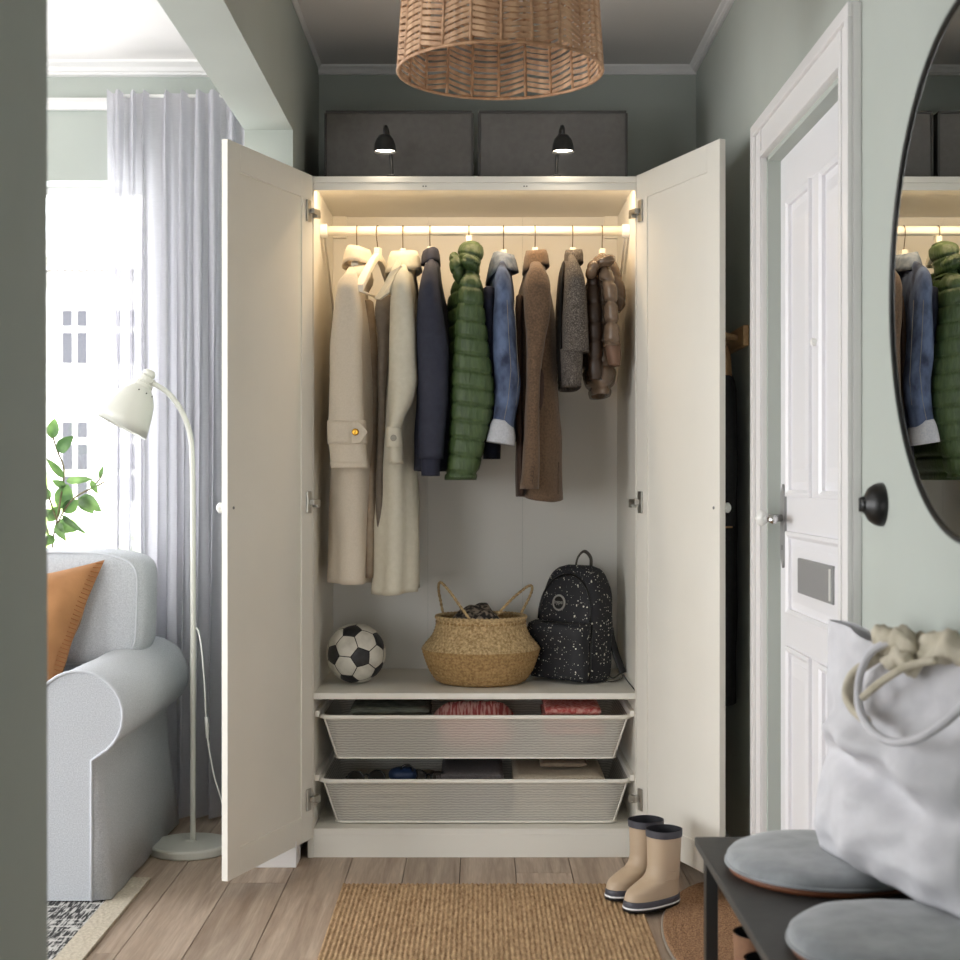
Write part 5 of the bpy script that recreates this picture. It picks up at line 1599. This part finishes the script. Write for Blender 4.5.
def seat_pad(cx_, cy_, r, label, seed):
    root = empty('seat_cushion', (cx_, cy_, BZ)); tag(root, label, 'cushion', 'round seat cushions on the bench')
    MB().lathe([(r - 0.012, 0.0), (r - 0.004, 0.004), (r - 0.002, 0.010), (r - 0.006, 0.013)], 64, (cx_, cy_, BZ)).build('underside', m_leath, root, smooth=True)
    prof = [(r - 0.004, 0.012), (r, 0.018), (r - 0.001, 0.027), (r - 0.008, 0.034), (r * 0.85, 0.0385), (r * 0.6, 0.041), (r * 0.3, 0.042), (0.002, 0.042)]
    b = MB().lathe(prof, 72, (cx_, cy_, BZ))
    for v in b.v:
        v.z += 0.003 * noise.noise(Vector((v.x * 14 + seed, v.y * 14, 0))) if v.z > BZ + 0.03 else 0
    b.build('pad', m_velvet, root, smooth=True)
    MB().tube([(cx_ + (r + 0.0005) * math.cos(2 * PI * i / 72), cy_ + (r + 0.0005) * math.sin(2 * PI * i / 72), BZ + 0.016) for i in range(72)], 0.0028, 6, closed=True).build('piping', m_velvet, root, smooth=True)
seat_pad(0.585, 2.455, 0.166, 'round grey velvet seat cushion at the door end of the bench under the tote bag', 1)
seat_pad(0.60, 2.03, 0.166, 'round grey velvet seat cushion on the bench beside the tote bag', 2)

def tote():
    A_ = Vector((0.580, 2.45, 0)); Bq = Vector((0.694, 2.04, 0))
    d = (Bq - A_); wdt = d.length; d.normalize()
    n = Vector((d.y, -d.x, 0))                # towards the hall
    if n.x > 0: n = -n
    z0, z1 = BZ + 0.044, 0.872
    root = empty('tote_bag', ((A_ + Bq) / 2 + Vector((0, 0, z0)))); 
    tag(root, 'white canvas tote bag with rope handles leaning on the wall above the bench', 'bag')
    m_canvas = M('white_canvas', rgb(206, 205, 209), rgb(196, 195, 199), scale=20, rough=0.85, bump=0.25, bscale=350)
    m_bundle = M('beige_cotton', rgb(176, 168, 148), rgb(196, 188, 170), scale=30, rough=0.85)
    NU, NV = 46, 44
    rs_f = []; rs_b = []
    for j in range(NV + 1):
        v = j / NV
        row_f = []; row_b = []
        for i in range(NU + 1):
            u = i / NU
            # outline: bottom corners flare outwards, top narrows a little
            uu = u * wdt
            flare = 0.012 * (1 - v) ** 3
            uu = uu + (u - 0.5) * 2 * flare + 0.012 * (0.5 - u) * math.sin(PI * v)
            edge = (max(0, 1 - (2 * u - 1) ** 2)) ** 0.5
            th = 0.045 * edge * (0.55 + 0.9 * (1 - v)) * (min(1, v * 6 + 0.25))
            zz = z0 + (z1 - z0) * v
            sag = -0.012 * math.sin(PI * u) * (v ** 6) + 0.012 * math.sin(2.2 * PI * u + 0.6) * v ** 5
            # wrinkles
            q = Vector((uu * 9, zz * 7, 1.3))
            wr = 0.015 * noise.noise(q) + 0.016 * noise.noise(Vector((uu * 8 + zz * 16, zz * 22 - uu * 14, 4)))
            wr += 0.012 * math.sin(zz * 34 + 7 * uu + 2.2 * noise.noise(q * 0.6)) * math.exp(-((v - 0.58) / 0.2) ** 2)
            wr += 0.020 * math.exp(-((v - 0.53 - 0.05 * math.sin(5 * u)) / 0.06) ** 2) - 0.022 * math.exp(-((v - 0.40 - 0.06 * math.sin(5 * u + 0.5)) / 0.05) ** 2)
            base = A_ + d * uu - n * (0.0)
            zz2 = zz + sag
            if v == 0: zz2 = z0
            row_f.append(base + n * (th + wr * edge) + Vector((0.0, 0, zz2)) - n * 0.012 * v)
            row_b.append(base - n * min(0.018, th * 0.5) + Vector((0, 0, zz2)) - n * 0.012 * v)
        rs_f.append(row_f); rs_b.append(row_b)
    b = MB()
    loops = [rs_f[j] + list(reversed(rs_b[j]))[1:-1] for j in range(NV + 1)]
    b.rings(loops, cap1=False)
    b.build('bag_body', m_canvas, root, smooth=True)
    def at(u, z, off): return A_ + d * (u * wdt) + n * off + Vector((0, 0, z))
    # stuffing that shows in the mouth
    for (ua, ub, zc, off, rad_, sd) in ((0.46, 0.74, 0.872, 0.022, 0.022, 1), (0.62, 1.03, 0.868, 0.0, 0.026, 2), (0.55, 0.8, 0.845, 0.03, 0.016, 3)):
        rs = []
        for i in range(25):
            t_ = i / 24; u = ua + (ub - ua) * t_
            rr = rad_ * max(0.05, math.sin(PI * t_)) ** 0.45
            ring = []
            for k in range(20):
                a = 2 * PI * k / 20
                r2 = rr * (1 + 0.55 * noise.noise(Vector((i * 0.33 + sd * 5, math.cos(a) * 1.5, math.sin(a) * 1.5))))
                ring.append(at(u, zc + 0.006 * math.sin(i * 0.4 + sd) + r2 * math.sin(a), off + r2 * 0.8 * math.cos(a)))
            rs.append(ring)
        MB().rings(rs).build('stuffing', m_bundle, root, smooth=True)
    MB().tube(spline([at(0.615, 0.872, 0.03), at(0.555, 0.852, 0.05), at(0.530, 0.815, 0.062), at(0.565, 0.772, 0.072), at(0.655, 0.744, 0.075), at(0.775, 0.734, 0.073), at(0.915, 0.748, 0.066), at(1.045, 0.785, 0.05), at(1.135, 0.83, 0.03)], 80), 0.0065, 10).build('handle', m_canvas, root, smooth=True)
    MB().tube(spline([at(0.555, 0.846, 0.035), at(0.450, 0.815, 0.05), at(0.430, 0.785, 0.058), at(0.485, 0.765, 0.064), at(0.585, 0.752, 0.066)], 40), 0.013, 10, flat=0.6).build('handle', m_bundle, root, smooth=True)
    MB().tube(spline([at(0.565, 0.785, 0.066), at(0.665, 0.815, 0.058), at(0.775, 0.842, 0.046), at(0.895, 0.858, 0.03)], 40), 0.006, 10).build('handle', m_bundle, root, smooth=True)
tote()

m_ank = M('brown_suede', rgb(122, 88, 64), rgb(134, 98, 72), scale=60, rough=0.8)
def ankle_boot(loc, ang, label):
    root = empty('ankle_boot', loc); tag(root, label, 'boot', 'brown boots under the bench')
    Mx = Matrix.Translation(loc) @ Matrix.Rotation(ang, 4, 'Z')
    ft = [(0.02, -0.06, 0.19, 0.044), (0.05, -0.06, 0.185, 0.044), (0.075, -0.058, 0.15, 0.042), (0.1, -0.055, 0.09, 0.04), (0.14, -0.052, 0.055, 0.039), (0.22, -0.055, 0.05, 0.042), (0.305, -0.058, 0.054, 0.046)]
    MB().rings(boot_rings(ft), cap1=False).xf(Mx).build('boot_upper', m_ank, root, smooth=True)
    MB().rings(boot_rings([(0.15, -0.045, 0.045, 0.034), (0.305, -0.054, 0.05, 0.042)], steps=4), cap1=False).xf(Mx).build('lining', m_dark, root, smooth=True)
    MB().rings(boot_rings([(0.0, -0.062, 0.192, 0.046), (0.022, -0.063, 0.194, 0.047)], steps=3)).xf(Mx).build('sole', m_black, root, smooth=True)
ankle_boot((0.512, 2.60, 0.0), math.radians(12), 'brown ankle boot under the bench by its end leg')
ankle_boot((0.505, 2.455, 0.0), math.radians(8), 'brown ankle boot under the bench farther from its end leg')

# ------------------------------------------------------------------ sofa
m_sofa = M('light_grey_weave', rgb(178, 181, 187), rgb(200, 203, 208), scale=300, rough=0.95, bump=0.2, bscale=500, detail=2)
m_pipe = M('grey_piping', rgb(200, 203, 209), rough=0.9)
sf = empty('sofa', (-2.05, 4.2, 0)); tag(sf, 'light grey fabric sofa with rolled arms below the window', 'sofa')
SF0, SF1 = 3.80, 4.66
def arm_profile(mir, bulge=0.0):
    """closed outline (x, z) of one arm, roll towards the outside"""
    pts = []
    cx_, cz_, r = -1.053, 0.497, 0.117 + bulge
    # outside base up to the roll, round the roll, down the inside
    pts += [(-0.968 + bulge, 0.012), (-0.985 + bulge, 0.15), (-1.0 + bulge, 0.30), (-1.008 + bulge, 0.38)]
    for i in range(22):
        a = math.radians(-62 + (62 + 190) * i / 21)
        pts.append((cx_ + r * math.cos(a), cz_ + r * math.sin(a)))
    pts += [(-1.185 - bulge, 0.38), (-1.19 - bulge, 0.2), (-1.19 - bulge, 0.012)]
    if mir: pts = [(-4.1 - x, z) for x, z in pts]
    return pts
for mir in (False, True):
    rs = []
    p0 = arm_profile(mir)
    cxm = sum(p[0] for p in p0) / len(p0); czm = 0.3
    N = 26
    for i in range(N + 1):
        u = i / N; y_ = SF0 + (SF1 - SF0) * u
        e = 0.0
        sc_ = 1.0
        if i == 1: y_ = SF0 + 0.014
        ring = []
        for (x_, z_) in p0:
            d_ = 0.004 * noise.noise(Vector((x_ * 6, y_ * 5, z_ * 6)))
            if z_ < 0.37 and x_ > -1.1 and not mir: d_ += 0.007 * math.sin(y_ * 26) * max(0, (0.37 - z_))
            if i == 0 and z_ < 0.39:
                x_ = min(x_, -1.018) if not mir else max(x_, -4.1 + 1.018)
                d_ = 0
            ring.append(Vector((cxm + (x_ - cxm) * sc_ + d_, y_, z_ + (0.003 * noise.noise(Vector((y_ * 7, x_ * 5, 0))) if z_ > 0.1 else 0))))
        rs.append(ring)
    arm = MB().rings(rs).build('arm', m_sofa, sf, smooth=False)
    arm.data.polygons.foreach_set('use_smooth', [len(p.vertices) == 4 for p in arm.data.polygons])
    MB().tube([Vector((min(x_, -1.018) if (z_ < 0.39 and not mir) else x_, SF0 - 0.001, z_)) for x_, z_ in p0[0:-1]], 0.0042, 6).build('piping', m_pipe, arm, smooth=True)
MB().box(-2.93, -1.17, 3.84, 4.62, 0.03, 0.30).build('seat_base', m_sofa, sf, bevel=0.02)
def puff(x0, x1, y0, y1, z0, z1, pw=0.34, n=30, m=22, tilt=0.0, bul=0.0):
    c = Vector(((x0 + x1) / 2, (y0 + y1) / 2, (z0 + z1) / 2)); h = Vector(((x1 - x0) / 2, (y1 - y0) / 2, (z1 - z0) / 2))
    f = lambda t: math.copysign(abs(t) ** pw, t)
    rs = []
    for i in range(m + 1):
        th = -PI / 2 + PI * i / m
        ring = []
        for k in range(n):
            a = 2 * PI * k / n
            p_ = Vector((h.x * f(math.cos(th)) * f(math.cos(a)), h.y * f(math.cos(th)) * f(math.sin(a)), h.z * f(math.sin(th))))
            p_ *= 1 + 0.02 * noise.noise(p_ * 6)
            p_.y += tilt * p_.z
            ring.append(c + p_)
        rs.append(ring)
    return MB().rings(rs)
for (a, c) in ((-2.04, -1.175), (-2.925, -2.06)):
    puff(a, c, 3.80, 4.42, 0.30, 0.47, 0.25).build('seat_cushion', m_sofa, sf, smooth=True)
MB().box(-3.08, -1.06, 4.50, 4.655, 0.03, 0.84).build('back_frame', m_sofa, sf, bevel=0.04, seg=4)
for (a, c) in ((-2.03, -1.0), (-3.08, -2.05)):
    bcu = puff(a, c, 4.30, 4.56, 0.56, 0.905, 0.30, n=48, m=30, tilt=0.12).build('back_cushion', m_sofa, sf, smooth=True)
    ring = []
    for i in range(60):
        t_ = 2 * PI * i / 60
        f = lambda q: math.copysign(abs(q) ** 0.32, q)
        ring.append(Vector(((a + c) / 2 + (c - a) / 2 * 0.955 * f(math.cos(t_)), 4.322 + 0.02 * f(math.sin(t_)), 0.7325 + 0.166 * f(math.sin(t_)))))
    MB().tube(ring, 0.0035, 6, closed=True).build('piping', m_pipe, bcu, smooth=True)

# orange cushion
m_orange = M('ochre_linen', rgb(170, 122, 78), rgb(154, 108, 68), scale=12, rough=0.85, bump=0.2, bscale=300)
def throw():
    TR, TLc, BR_, BL = Vector((-1.114, 4.305, 0.878)), Vector((-1.60, 4.31, 0.80)), Vector((-1.215, 4.10, 0.43)), Vector((-1.69, 4.10, 0.35))
    root = empty('throw_cushion', (-1.4, 4.15, 0.40)); tag(root, 'ochre linen throw cushion with stitched edge on the grey sofa', 'cushion')
    nrm = (TR - BL).cross(TLc - BR_).normalized()
    if nrm.y > 0: nrm = -nrm
    N = 30
    def P(u, v, s):
        q = (BL * (1 - u) + BR_ * u) * (1 - v) + (TLc * (1 - u) + TR * u) * v
        a, c = abs(2 * u - 1), abs(2 * v - 1)
        # sides bow inwards between the corners
        ctr = (BL + BR_ + TLc + TR) / 4
        q = ctr + (q - ctr) * (1 - 0.07 * ((1 - c ** 2) * a ** 4 + (1 - a ** 2) * c ** 4))
        th = 0.085 * (max(0, 1 - a ** 2.4) ** 0.55) * (max(0, 1 - c ** 2.4) ** 0.55)
        th += 0.016 * noise.noise(Vector((u * 5 + 3 * v, v * 4 - u * 2, s))) * (1 if th > 0.01 else 0)
        return q + nrm * th * s
    b = MB()
    rf = [[P(i / N, j / N, 1) for i in range(N + 1)] for j in range(N + 1)]
    rb = [[P(i / N, j / N, -1) for i in range(N + 1)] for j in range(N + 1)]
    b.rings(rf, closed=False); b.rings(rb, closed=False)
    b.build('cushion_cover', m_orange, root, smooth=True)
    st = MB()
    for j in range(36):
        v = 0.02 + 0.96 * j / 35
        a_ = P(0.965, v, 1) + nrm * 0.003; c_ = P(1.0, v, 1) + nrm * 0.003
        st.tube([a_, c_], 0.0016, 5)
    o = st.build('blanket_stitch', M('rust_thread', rgb(160, 100, 56), rough=0.8), root); o['kind'] = 'stuff'
throw()

# ------------------------------------------------------------------ floor lamp
def floor_lamp():
    bx_, by_ = -0.872, 4.36
    root = empty('floor_lamp', (bx_, by_, 0)); tag(root, 'white floor lamp with curved neck and bell shade beside the sofa', 'lamp')
    MB().lathe([(0.118, 0.0), (0.122, 0.004), (0.122, 0.022), (0.118, 0.027), (0.02, 0.030), (0.012, 0.036)], 56, (bx_, by_, 0)).build('base', m_lampwhite, root, smooth=False, bevel=0.002)
    px = lambda a, c: W(a, c, by_)
    pole = [Vector((px(193, 800).x, by_, 0.03)), px(193, 700), px(193, 600), px(193, 520), px(192.5, 470), px(191, 440), px(186, 421), px(178, 405), px(168, 393), px(158, 386), px(152.5, 383.5)]
    MB().tube(spline(pole, 80), 0.0082, 12).build('pole', m_lampwhite, root, smooth=True)
    # bell shade
    top = px(146, 380); mouth = px(122.5, 427)
    ax = (mouth - top).normalized(); L = (mouth - top).length
    ax = (ax + Vector((0, -0.12, 0))).normalized()
    R = Vector((0, 0, 1)).rotation_difference(ax).to_matrix().to_4x4()
    Mt = Matrix.Translation(top) @ R
    prof = [(0.026, 0.02), (0.042, 0.035), (0.058, 0.06), (0.069, 0.095), (0.076, 0.125), (0.083, L + 0.002)]
    inn = [(0.081, L), (0.074, 0.125), (0.067, 0.095), (0.056, 0.062), (0.036, 0.037)]
    sd = MB().lathe(prof + inn, 48, (0, 0, 0), Mt, cap0=False, cap1=True).build('lamp_shade', m_lampwhite, root, smooth=True)
    cap = [(0.004, -0.034), (0.014, -0.032), (0.019, -0.025), (0.02, -0.016), (0.0175, -0.0145), (0.0175, -0.012), (0.023, -0.010), (0.0255, 0.004), (0.0235, 0.006), (0.0235, 0.009), (0.029, 0.012), (0.030, 0.022), (0.026, 0.026)]
    MB().lathe(cap, 32, (0, 0, 0), Mt).build('shade_cap', m_lampwhite, sd, smooth=False)
    for a in (-2.3, -1.75, -1.2):
        r_, z_ = 0.0455, 0.038
        q = Mt @ Vector((r_ * math.cos(a), r_ * math.sin(a), z_))
        MB().lathe([(0.0022, 0), (0.0022, 0.001)], 8, q, (R @ Matrix.Rotation(a, 4, 'Z') @ Matrix.Rotation(PI / 2, 4, 'Y'))).build('vent_hole', m_dark, sd)
    MB().lathe([(0.001, 0.10), (0.02, 0.095), (0.024, 0.08), (0.018, 0.06), (0.012, 0.05)], 20, (0, 0, 0), Mt).build('bulb', m_wplast, sd, smooth=True)
    b = MB().box(-0.006, 0.006, -0.006, 0.006, -0.005, 0.012)
    b.xf(Matrix.Translation(px(153, 383.5)))
    b.build('neck_joint', m_lampwhite, root, bevel=0.001)
    cord = [px(193.5, 629), px(197.5, 629.5), px(201, 645), px(204.5, 685), px(206, 718), px(208.5, 745), px(214, 775), px(221, 798), Vector((px(232, 830).x, by_ + 0.05, 0.012)), Vector((px(250, 840).x, by_ + 0.15, 0.006))]
    cd = MB().tube(spline(cord, 90), 0.0026, 6).build('cord', m_wplast, root, smooth=True)
    MB().tube([px(206, 717), px(207, 726), px(207.5, 738)], [0.005, 0.006, 0.005], 8).build('cord_switch', m_wplast, cd, smooth=True)
floor_lamp()

# ------------------------------------------------------------------ curtain
def curtain():
    cu_ = empty('curtain', (-1.03, 4.76, 0)); tag(cu_, 'sheer pale grey linen curtain with pinch pleats at the window', 'curtain')
    heads = [108, 118, 133, 144, 167, 183, 199, 213, 232, 245]
    Yc = 4.745
    xs = [(p - 480) / F * Yc for p in heads]
    NU, NV = 300, 60
    z0, z1 = 0.012, 2.383
    rs = []
    for j in range(NV + 1):
        v = j / NV; z = z1 + (z0 - z1) * v
        row = []
        for i in range(NU + 1):
            u = i / NU
            x_ = xs[0] + (xs[-1] - xs[0]) * u
            # pleat phase: a ridge at every head
            k = 0
            while k < len(xs) - 2 and x_ > xs[k + 1]: k += 1
            t_ = (x_ - xs[k]) / (xs[k + 1] - xs[k])
            ph = 2 * PI * (k + t_)
            hd = max(0.0, 1 - v / 0.045)
            ridge = (0.5 + 0.5 * math.cos(ph))
            sharp = ridge ** (3.0 if v < 0.05 else 1.9)
            amp = 0.034 + 0.022 * min(1, v * 3)
            y_ = Yc - amp * (sharp - 0.5) - 0.006 * math.sin(ph * 0.5 + 3 * v)
            x2 = x_ + 0.006 * math.sin(ph * 2 + 4 * v) * min(1, v * 4) + 0.010 * v * (u - 0.5) * -1 + 0.004 * math.sin(ph + 6 * v + k)
            if u > 0.94: x2 += 0.0
            row.append(Vector((x2, y_, z + 0.006 * sharp * (1 if j == 0 else 0))))
        rs.append(row)
    MB().rings(rs, closed=False).build('curtain_cloth', m_curtain, cu_, smooth=True)
    MB().tube([(xs[0] + 0.01, Yc + 0.02, z1 - 0.006), (-0.75, Yc + 0.02, z1 - 0.006)], 0.006, 8).build('curtain_track', m_wplast, cu_, smooth=True)
curtain()

# ------------------------------------------------------------------ plant on the window sill
def plant():
    Yp = 4.89
    base = Vector((W(51, 545, Yp).x, Yp, WIN_BACK[2] + 0.02))
    root = empty('potted_plant', base); tag(root, 'leafy green potted plant on the window sill behind the sofa', 'plant')
    MB().lathe([(0.045, 0), (0.05, 0.004), (0.062, 0.10), (0.065, 0.105), (0.060, 0.106), (0.055, 0.09)], 28, base).build('pot', M('white_pot', rgb(228, 226, 220), rough=0.4), root, smooth=True)
    m_stem = M('plant_stem', rgb(86, 70, 50), rgb(104, 96, 60), scale=30, rough=0.7)
    Q = lambda a, c, dy=0.0: W(a, c, Yp + dy)
    stems = [[base + Vector((0, 0, 0.09)), Q(53, 540), Q(57, 520), Q(61, 496), Q(64, 478), Q(63, 465), Q(57, 450), Q(53, 437)],
             [Q(55, 532), Q(62, 514), Q(72, 500), Q(84, 492), Q(97, 486), Q(104, 482)],
             [Q(58, 524), Q(50, 500), Q(44, 480)], [Q(52, 540), Q(46, 528), Q(40, 505)], [Q(92, 488), Q(99, 480), Q(103, 473)]]
    for s in stems:
        MB().tube(spline(s, 30), 0.0032, 6).build('stem', m_stem, root, smooth=True)
    m_leaf = bpy.data.materials.new('leaf'); m_leaf.use_nodes = True
    nt = m_leaf.node_tree; p = nt.nodes['Principled BSDF']; p.inputs['Roughness'].default_value = 0.45
    tc = nt.nodes.new('ShaderNodeTexCoord'); nz = nt.nodes.new('ShaderNodeTexNoise'); nz.inputs['Scale'].default_value = 14
    cr = nt.nodes.new('ShaderNodeValToRGB'); cr.color_ramp.elements[0].position = 0.35; cr.color_ramp.elements[1].position = 0.7
    cr.color_ramp.elements[0].color = rgb(50, 76, 38); cr.color_ramp.elements[1].color = rgb(106, 136, 76)
    nt.links.new(tc.outputs['Object'], nz.inputs['Vector']); nt.links.new(nz.outputs['Fac'], cr.inputs['Fac']); nt.links.new(cr.outputs[0], p.inputs['Base Color'])
    tl = nt.nodes.new('ShaderNodeBsdfTranslucent'); nt.links.new(cr.outputs[0], tl.inputs['Color'])
    mx = nt.nodes.new('ShaderNodeMixShader'); mx.inputs[0].default_value = 0.35
    nt.links.new(p.outputs[0], mx.inputs[1]); nt.links.new(tl.outputs[0], mx.inputs[2]); nt.links.new(mx.outputs[0], nt.nodes['Material Output'].inputs[0])
    leaves = [((52, 439), (55, 418), 11, 0.0), ((58, 452), (74, 436), 12, -0.02), ((64, 478), (46, 458), 7, -0.03), ((66, 481), (94, 479), 7, -0.04),
              ((66, 486), (52, 480), 7, -0.02), ((68, 484), (60, 509), 16, 0.03), ((91, 480), (98, 494), 6, 0.0), ((79, 498), (94, 514), 11, -0.02),
              ((80, 497), (102, 512), 13, -0.04), ((58, 524), (81, 529), 14, -0.03), ((57, 523), (66, 541), 9, -0.05), ((62, 512), (78, 500), 12, 0.04),
              ((62, 515), (87, 534), 6, -0.06), ((99, 478), (104, 465), 4, 0.0), ((50, 500), (41, 486), 9, 0.0), ((57, 519), (43, 510), 8, 0.02),
              ((54, 536), (44, 545), 9, -0.02), ((46, 528), (34, 520), 9, 0.0), ((60, 506), (48, 522), 10, 0.03), ((40, 505), (30, 495), 10, 0.0), ((44, 480), (36, 462), 10, 0.0)]
    for i, (p0, p1, w, dy) in enumerate(leaves):
        a = Q(p0[0], p0[1]); c = Q(p1[0], p1[1], dy)
        d = c - a; L = d.length; d.normalize()
        side = d.cross(Vector((0.15, -1, 0.25 * math.sin(i)))).normalized()
        up = side.cross(d)
        hw = w * Yp / F / 2 * 1.15
        rows = []
        for k in range(9):
            t_ = k / 8
            ww = hw * (math.sin(PI * min(1, t_ ** 0.8)) ** 0.8 if 0 < t_ < 1 else 0.02)
            ctr = a + d * L * t_ + up * (0.10 * L * math.sin(PI * t_)) 
            rows.append([ctr - side * ww + up * ww * 0.3, ctr - side * ww * 0.5 + up * ww * 0.08, ctr, ctr + side * ww * 0.5 + up * ww * 0.08, ctr + side * ww + up * ww * 0.3])
        MB().rings(rows, closed=False).build('leaf', m_leaf, root, smooth=True)
plant()
